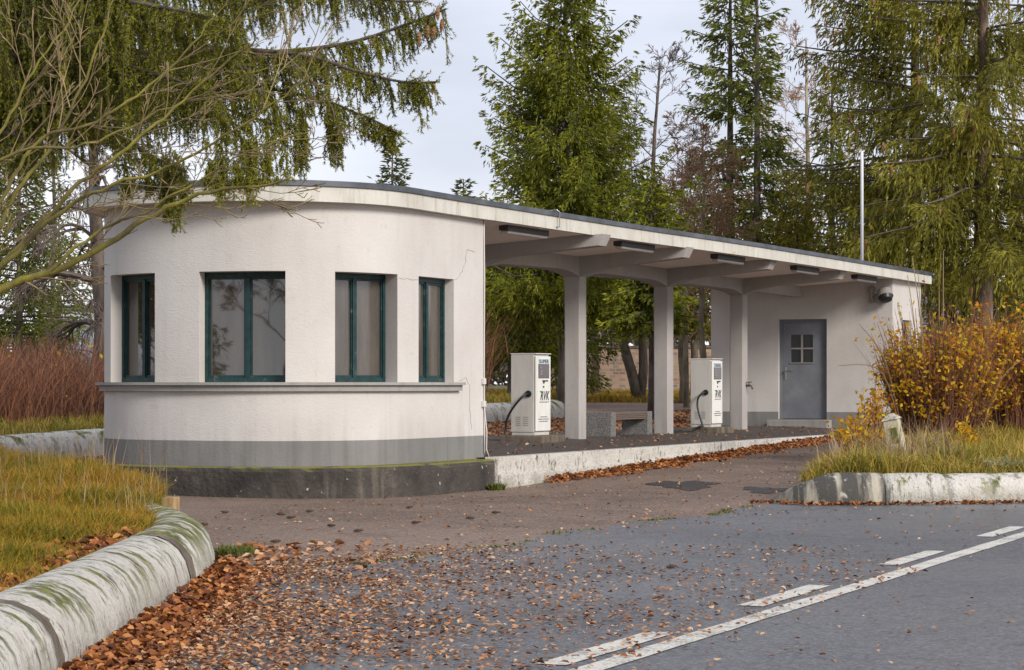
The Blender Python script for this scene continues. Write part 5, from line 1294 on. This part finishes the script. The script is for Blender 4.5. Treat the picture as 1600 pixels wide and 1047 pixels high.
for (x0, y0), (x1, y1), (x2, y2) in (((1440, 690), (1432, 540), (1418, 430)), ((1450, 690), (1440, 520), (1425, 400)), ((1460, 690), (1445, 560), (1434, 425)), ((1470, 690), (1468, 520), (1467, 425)), ((1476, 690), (1474, 500), (1474, 392)), ((1420, 700), (1385, 570), (1342, 506)), ((1415, 690), (1380, 585), (1310, 571)), ((1500, 690), (1530, 560), (1560, 480)), ((1520, 690), (1560, 600), (1600, 560)), ((1510, 680), (1530, 600), (1545, 520))):
    p_ = [PX(x0, 30.0, py=y0 + 30), PX(x1, 29.8, py=y1), PX(x2, 29.7, py=y2)]; b.tube(cr(p_, 6), [0.013 - 0.009 * i / 12 for i in range(13)], 5, cap=False)
b.build('stems', M['straw'], th)
# ------------------------------------------------------------------ far buildings
wl = thing('brick_wall', 'low old brick wall behind the trees seen under the canopy', 'wall', (3.5, 74, G(3.5, 74)))
b = MB(); z0 = G(2, 74) - 0.3; b.hexa([(0.2, 74, z0), (6.6, 74, z0), (6.6, 74.3, z0), (0.2, 74.3, z0), (0.2, 74, 2.0), (6.6, 74, 2.0), (6.6, 74.3, 2.0), (0.2, 74.3, 2.0)]); b.build('masonry', M['brick'], wl)
b = MB(); b.hexa([(0.15, 73.95, 2.002), (6.65, 73.95, 2.002), (6.65, 74.35, 2.002), (0.15, 74.35, 2.002), (0.15, 73.95, 2.08), (6.65, 73.95, 2.08), (6.65, 74.35, 2.08), (0.15, 74.35, 2.08)]); b.build('coping', M['base_block'], wl)
hs = thing('house', 'grey house with a slate roof behind the old spruce trunks on the right', 'house', (13, 70, G(13, 70)))
b = MB(); x0, x1, y0, y1 = 12.4, 20.0, 70.0, 77.0; z0, ze, zr = 0.2, 2.2, 3.9
b.hexa([(x0, y0, z0), (x1, y0, z0), (x1, y1, z0), (x0, y1, z0), (x0, y0, ze), (x1, y0, ze), (x1, y1, ze), (x0, y1, ze)]); b.build('wall', M['house_wall'], hs)
b = MB(); ym = (y0 + y1) / 2; o_ = 0.35
for ya, yb in ((y0 - o_, ym), (y1 + o_, ym)):
    b.hexa([(x0 - o_, ya, ze - 0.15), (x1 + o_, ya, ze - 0.15), (x1 + o_, yb, zr), (x0 - o_, yb, zr), (x0 - o_, ya, ze), (x1 + o_, ya, ze), (x1 + o_, yb, zr + 0.16), (x0 - o_, yb, zr + 0.16)])
b.build('roof', M['house_roof'], hs)
b = MB(); b.hexa([(13.2, y0 - 0.02, 1.0), (14.1, y0 - 0.02, 1.0), (14.1, y0 + 0.05, 1.0), (13.2, y0 + 0.05, 1.0), (13.2, y0 - 0.02, 1.9), (14.1, y0 - 0.02, 1.9), (14.1, y0 + 0.05, 1.9), (13.2, y0 + 0.05, 1.9)]); b.build('window', M['pane_dark'], hs)
ct = thing('container_office', 'pale site container with blue grey panels behind the weeping birch on the left', 'container', (-13.6, 66, G(-13.6, 66)))
b = MB(); X0, X1 = PX(62, 66, 0).x, PX(150, 66, 0).x; zt = EYE + (HY - 484) / FPX * 66; zg = 0.0
def bx3(b, x0, x1, y0, y1, z0, z1): b.hexa([(x0, y0, z0), (x1, y0, z0), (x1, y1, z0), (x0, y1, z0), (x0, y0, z1), (x1, y0, z1), (x1, y1, z1), (x0, y1, z1)])
bx3(b, X0, X1, 66, 69, zg, zt); b.build('body', M['cont_white'], ct)
b = MB(); bx3(b, X0 - 0.05, X1 - 0.1, 65.9, 69.1, zt + 0.001, zt + 0.13); b.build('roof', M['house_roof'], ct)
for k in range(4):
    xa = X0 + 0.08 + k * 0.38; b = MB(); bx3(b, xa, xa + 0.31, 65.96, 65.999, 0.3, zt - 0.3); b.build('panel', M['cont_grey'], ct)
ct2 = thing('container_office', 'second container with a dark blue panel touching the kiosk outline', 'container', (-12, 68, G(-12, 68)))
b = MB(); X2 = PX(151, 68, 0).x; bx3(b, X2, X2 + 3, 68, 71, 0, EYE + (HY - 481) / FPX * 68); b.build('body', M['cont_white'], ct2)
b = MB(); bx3(b, X2 + 0.05, X2 + 0.9, 67.96, 67.999, 0.3, EYE + (HY - 494) / FPX * 68); b.build('panel', M['cont_grey'], ct2)
lp = thing('lamp_pole', 'thin grey lamp pole behind the left side of the kiosk', 'pole', (PX(150, 55, 0).x, 55, 0.3))
b = MB(); q = PX(150, 55, 0.2); b.tube([q, q + Vector((0, 0, 7.5))], [0.06, 0.045], 8); b.build('mast', M['metal'], lp)
b = MB(); b.tube([q + Vector((0, 0, 7.5)), q + Vector((-0.5, 0, 7.7))], [0.05, 0.07], 8); b.build('lamp_head', M['grey_metal'], lp)
# far wood that closes the horizon
n = 26000; x = RNG.uniform(-60, 60, n); y = RNG.uniform(112, 140, n); hh = 3.2 + 1.3 * np.sin(x * 0.31) + 0.8 * np.sin(x * 0.83 + 1)
z = Gn(x, y) + hh * RNG.uniform(0, 1, n) ** 0.8
V, F = sprigs(np.stack([x, y, z], 1), RNG.normal(0, 1, (n, 3)) + np.array([[0, 0, 0.8]]), RNG.uniform(0.5, 1.0, n), RNG.uniform(0.15, 0.3, n), True)
tag(cloud_mesh('far_wood', V, F, M['grey_twig']), kind='stuff', label='far brownish wood along the horizon', cat='wood')

# ------------------------------------------------------------------ the near spruce whose branches hang into the picture
near = thing('spruce_tree', 'near spruce whose drooping branches hang in front of the kiosk roof at the upper left', 'tree', (-4.75, 18.4, G(-4.75, 18.4)))
b = MB(); b.tube([(-4.75, 18.4, -0.4), (-4.75, 18.4, 2), (-4.7, 18.4, 5), (-4.7, 18.4, 9)], [0.24, 0.20, 0.15, 0.05], 10)
rngn = np.random.default_rng(5)
TW0, TW1, TWN = [], [], []          # needle bearing twigs: start, end
DEEP = {}
def limb(pxs, Y0, Y1, r0, hang_l, dens=42, tipup=True, wid=0.22, bare=0.0):
    n0 = len(pxs); pts = [PX(x, Y0 + (Y1 - Y0) * i / (n0 - 1), py=y) for i, (x, y) in enumerate(pxs)]
    c = resample(cr(pts, 10), 0.05); n = len(c)
    b.tube(c, [max(0.006, r0 * (1 - 0.85 * i / n)) for i in range(n)], 6, cap=False)
    for i in range(n - 1): TW0.append(c[i]); TW1.append(c[i + 1])
    tot = (n - 1) * 0.05
    for k in range(int(tot * dens * 1.7)):
        f = rngn.uniform(0.02, 0.98); i = int(f * (n - 1)); p = c[i].lerp(c[i + 1], rngn.uniform())
        d = (c[i + 1] - c[i]).normalized()
        side = rngn.normal(0, 1); off = Vector((d.y, -d.x, 0)).normalized() * (wid * side * (1.1 - f) * 0.7)
        L_ = hang_l * rngn.uniform(0.25, 1.1) * (1.12 - 0.75 * f ** 1.6)
        if rngn.uniform() < 0.07: L_ *= 1.6
        m = max(3, int(L_ / 0.06)); q = p.copy(); out = off / max(1, m * 0.4); sway = Vector((rngn.normal(0, 0.006), rngn.normal(0, 0.006), 0))
        strand = [q.copy()]
        for j in range(m):
            dn = Vector((0, 0, -0.06)) + (out if j < m * 0.4 else Vector()) + d * 0.028 * (1 - j / m) + sway + Vector((rngn.normal(0, 0.006), rngn.normal(0, 0.006), 0))
            q = q + dn.normalized() * 0.06; strand.append(q.copy())
        b.tube([strand[0], strand[m // 2], strand[-1]], [0.0045, 0.003, 0.002], 3, cap=False)
        b0_ = bare * rngn.uniform(0.4, 1.2)
        for j in range(m):
            if j / m < b0_: continue
            TW0.append(strand[j]); TW1.append(strand[j + 1])
            if rngn.uniform() < 0.75:
                sd_ = Vector((rngn.normal(0, 1), rngn.normal(0, 1), 0)).normalized(); l2 = rngn.uniform(0.04, 0.11)
                TW0.append(strand[j]); TW1.append(strand[j] + (sd_ * 0.6 + Vector((0, 0, -0.8))).normalized() * l2)
    for k in range(int(tot * 26)):                 # short shoots all round the limb hide its wood
        i = int(rngn.uniform(0.1, 1) * (n - 2)); d = (c[i + 1] - c[i]).normalized()
        v = (d * 0.7 + Vector((rngn.normal(0, .6), rngn.normal(0, .6), rngn.normal(0.1, .6)))).normalized()
        TW0.append(c[i]); TW1.append(c[i] + v * rngn.uniform(0.05, 0.15))
    # short upturned shoots at the end
    if tipup:
        d = (c[-1] - c[-6]).normalized()
        for k in range(9):
            p = c[-1 - int(rngn.uniform(0, 10))]; v = (d + Vector((rngn.normal(0, .5), rngn.normal(0, .4), rngn.normal(0.05, .5)))).normalized()
            TW0.append(p); TW1.append(p + v * rngn.uniform(0.06, 0.16))
T_ = (-160, 40)
limb([(-140, 60), (60, 60), (250, 85), (420, 82), (540, 68), (630, 40), (697, 14)], 18.3, 17.0, 0.045, 0.62, 46)
limb([(-140, 120), (80, 110), (300, 80), (460, 84), (560, 112), (630, 128), (682, 128)], 18.3, 16.6, 0.040, 0.55, 44)
limb([(-140, 150), (100, 140), (330, 130), (480, 150), (560, 178), (600, 196), (626, 212)], 18.3, 17.3, 0.035, 0.50, 40)
limb([(-140, -40), (100, -60), (320, -40), (480, -20), (600, 0), (660, 2)], 18.3, 17.6, 0.045, 0.62, 40)
limb([(-140, -120), (100, -110), (300, -90), (420, -60), (540, -30)], 18.3, 18.6, 0.045, 0.75, 40)
limb([(-140, 170), (60, 165), (200, 150), (330, 165), (430, 195)], 18.3, 18.9, 0.035, 0.60, 44)
limb([(-140, 90), (40, 85), (160, 95), (260, 120), (345, 150)], 18.3, 16.2, 0.035, 0.75, 50)
limb([(-140, 0), (40, -10), (180, 0), (300, 20), (380, 40)], 18.3, 16.0, 0.04, 0.80, 50)
limb([(-140, 30), (20, 20), (110, 30), (190, 60)], 18.3, 17.0, 0.035, 0.85, 46)
limb([(-140, -60), (30, -70), (120, -60), (220, -20)], 18.3, 17.0, 0.035, 0.85, 44)
limb([(-140, 60), (40, 70), (140, 120), (230, 150)], 18.3, 17.8, 0.03, 0.8, 44)
limb([(-140, -20), (120, 30), (260, 50), (400, 100)], 18.3, 18.0, 0.03, 0.7, 44)
limb([(-140, -90), (150, -60), (330, -30), (440, 10)], 18.3, 17.2, 0.03, 0.8, 42)
limb([(-140, 160), (0, 170), (120, 180), (180, 200)], 18.3, 18.2, 0.03, 0.55, 40)
limb([(-140, 200), (-40, 200), (40, 215), (90, 240)], 18.3, 17.5, 0.03, 0.55, 40)
limb([(-140, 130), (100, 175), (190, 215), (250, 250), (290, 268)], 18.3, 16.9, 0.03, 0.30, 26)
limb([(300, 130), (350, 180), (385, 225), (420, 255)], 17.6, 17.3, 0.012, 0.28, 26)
limb([(450, 90), (490, 130), (520, 170), (535, 215)], 17.0, 17.2, 0.012, 0.30, 26, bare=0.5)
limb([(360, 90), (410, 130), (440, 180), (462, 215)], 17.0, 17.5, 0.012, 0.36, 26, bare=0.4)
# the single strands that reach below the eaves
for (x, y0, y1) in ((268, 285, 352), (278, 290, 366), (262, 288, 335), (285, 286, 330), (345, 262, 318), (355, 262, 326), (385, 262, 334), (398, 258, 310), (370, 262, 300), (200, 285, 318), (465, 200, 285), (440, 205, 292), (525, 205, 268), (518, 215, 262), (475, 215, 280), (322, 265, 305), (230, 285, 312), (418, 240, 295)):
    for k in range(6):
        xa = x + rngn.normal(0, 5); p0 = PX(xa, 17.2, py=y0 - rngn.uniform(0, 60)); p1 = PX(xa + rngn.normal(0, 4), 17.25, py=y1 - rngn.uniform(0, 26))
        m = 7; st = [p0.lerp(p1, j / m) + Vector((rngn.normal(0, .012), rngn.normal(0, .012), 0)) for j in range(m + 1)]
        b.tube(st, 0.003, 3, cap=False)
        for j in range(m):
            TW0.append(st[j]); TW1.append(st[j + 1])
            for q in range(2):
                TW0.append(st[j]); TW1.append(st[j] + Vector((rngn.normal(0, .5), rngn.normal(0, .5), -0.9)).normalized() * rngn.uniform(0.04, 0.10))
b.build('trunk', M['bark'], near, smooth=True)
A0 = np.array([v[:] for v in TW0]); A1 = np.array([v[:] for v in TW1])
ln = np.linalg.norm(A1 - A0, axis=1); cnt = np.maximum(2, (ln * 260).astype(int))
ii = np.repeat(np.arange(len(A0)), cnt); f = rngn.uniform(0, 1, len(ii))[:, None]
P = A0[ii] * (1 - f) + A1[ii] * f; ax_ = unit(A1 - A0)[ii]
rd = unit(np.cross(ax_, rngn.normal(size=ax_.shape))); nd = unit(ax_ * 0.75 + rd * 0.75); sw_ = unit(np.cross(nd, rngn.normal(size=nd.shape)))
nl_ = rngn.uniform(0.016, 0.028, (len(ii), 1)); V = np.stack([P - sw_ * 0.0034, P + sw_ * 0.0034, P + nd * nl_ + sw_ * 0.0008, P + nd * nl_ - sw_ * 0.0008], 1).reshape(-1, 3)
# island colour should vary by twig, not by needle: colour comes mostly from the noise in the material
cloud_mesh('crown', V, np.arange(len(V)).reshape(-1, 4), M['spruce_near'], near)
c0 = None
for (x, y) in ((677, 52), (668, 50), (684, 22), (690, 40), (677, 138), (655, 60)):
    if c0 is None: c0 = cone_bm(0.10, 0.017).build('cone', M['cone'], near); o = c0
    else: o = c0.copy(); COL.objects.link(o)
    o.location = PX(x, 16.9, py=y); o.rotation_euler = (random.uniform(-.2, .2), R(90) + random.uniform(-.5, .1), random.uniform(0, 6))
# ------------------------------------------------------------------ bare tree reaching in from the left
bt = thing('bare_tree', 'bare tree with yellow lichen branches reaching in from the left edge', 'tree', (-3.55, 13.2, G(-3.55, 13.2)))
b = MB(); b.tube([(-3.55, 13.2, -0.4), (-3.50, 13.2, 0.7), (-3.38, 13.2, 1.35)], [0.13, 0.10, 0.08], 9)
rb = random.Random(4)
tw = MB()
def branch(pxs, Y0, Y1, r0, kids, kl):
    n0 = len(pxs); pts = [PX(x, Y0 + (Y1 - Y0) * i / (n0 - 1), py=y) for i, (x, y) in enumerate(pxs)]
    c = resample(cr(pts, 8), 0.07); n = len(c)
    c = [p + Vector((rb.gauss(0, .006), rb.gauss(0, .01), rb.gauss(0, .006))) for p in c]
    b.tube(c, [max(0.004, r0 * (1 - 0.85 * i / n)) for i in range(n)], 6, cap=False)
    for k in range(kids):
        f = rb.uniform(0.18, 0.97); i = min(n - 2, int(f * (n - 1))); d = (c[i + 1] - c[i]).normalized()
        a = rb.choice((-1, 1)) * rb.uniform(0.3, 0.8); ca, sa = math.cos(a), math.sin(a)
        dd = Vector((d.x * ca - d.z * sa, d.y + rb.gauss(0, 0.35), d.x * sa + d.z * ca + 0.12))
        grow(tw, c[i], dd, kl * rb.uniform(0.4, 1.1), max(0.004, r0 * 0.34 * (1.1 - f)), 2, rb, -0.10, 4, (2, 4), 0.6, 0.5, 0.0023)
branch([(-150, 560), (0, 455), (80, 425), (160, 385), (250, 330), (330, 298), (400, 292), (460, 282)], 13.2, 12.6, 0.0319, 12, 0.55)
branch([(-150, 560), (-20, 440), (30, 385), (75, 340), (120, 290), (220, 215), (330, 120), (400, 60)], 13.2, 12.4, 0.0220, 12, 0.6)
branch([(-120, 500), (-20, 380), (25, 300), (80, 230), (130, 130), (165, 40), (190, -60)], 13.2, 13.0, 0.0186, 10, 0.6)
branch([(-140, 520), (0, 420), (70, 350), (150, 300), (260, 262), (330, 225), (430, 160), (520, 90)], 13.2, 12.0, 0.0174, 12, 0.6)
branch([(-120, 480), (-10, 330), (60, 220), (150, 190), (250, 120), (340, 20), (380, -40)], 13.2, 12.8, 0.0162, 10, 0.6)
branch([(-120, 450), (-30, 260), (10, 190), (60, 100), (110, 30), (150, -60)], 13.2, 13.2, 0.0151, 9, 0.55)
branch([(80, 425), (150, 360), (230, 330), (310, 285), (380, 240), (480, 205)], 12.9, 12.3, 0.0104, 9, 0.5)
branch([(-100, 430), (0, 250), (120, 230), (240, 180), (350, 130), (440, 100)], 13.2, 12.5, 0.0128, 10, 0.5)
b.build('branch', M['bark_lichen'], bt, smooth=True)
tw.build('twigs', M['twig_pale'], bt)
# trees across the road that the kiosk windows mirror
dup(under_spruce, (-15.9, 5.3, -0.35), 'spruce across the road, mirrored in the left half of the largest kiosk window')['group'] = 'trees across the road'
dup(red_birch, (-12.6, 4.6, -0.35), 'bare birch across the road, mirrored in the right half of the largest kiosk window')['group'] = 'trees across the road'
dup(center_spruce, (-19.0, 29.2, -0.35), 'spruce left of the station, mirrored in the leftmost kiosk window')['group'] = 'trees across the road'
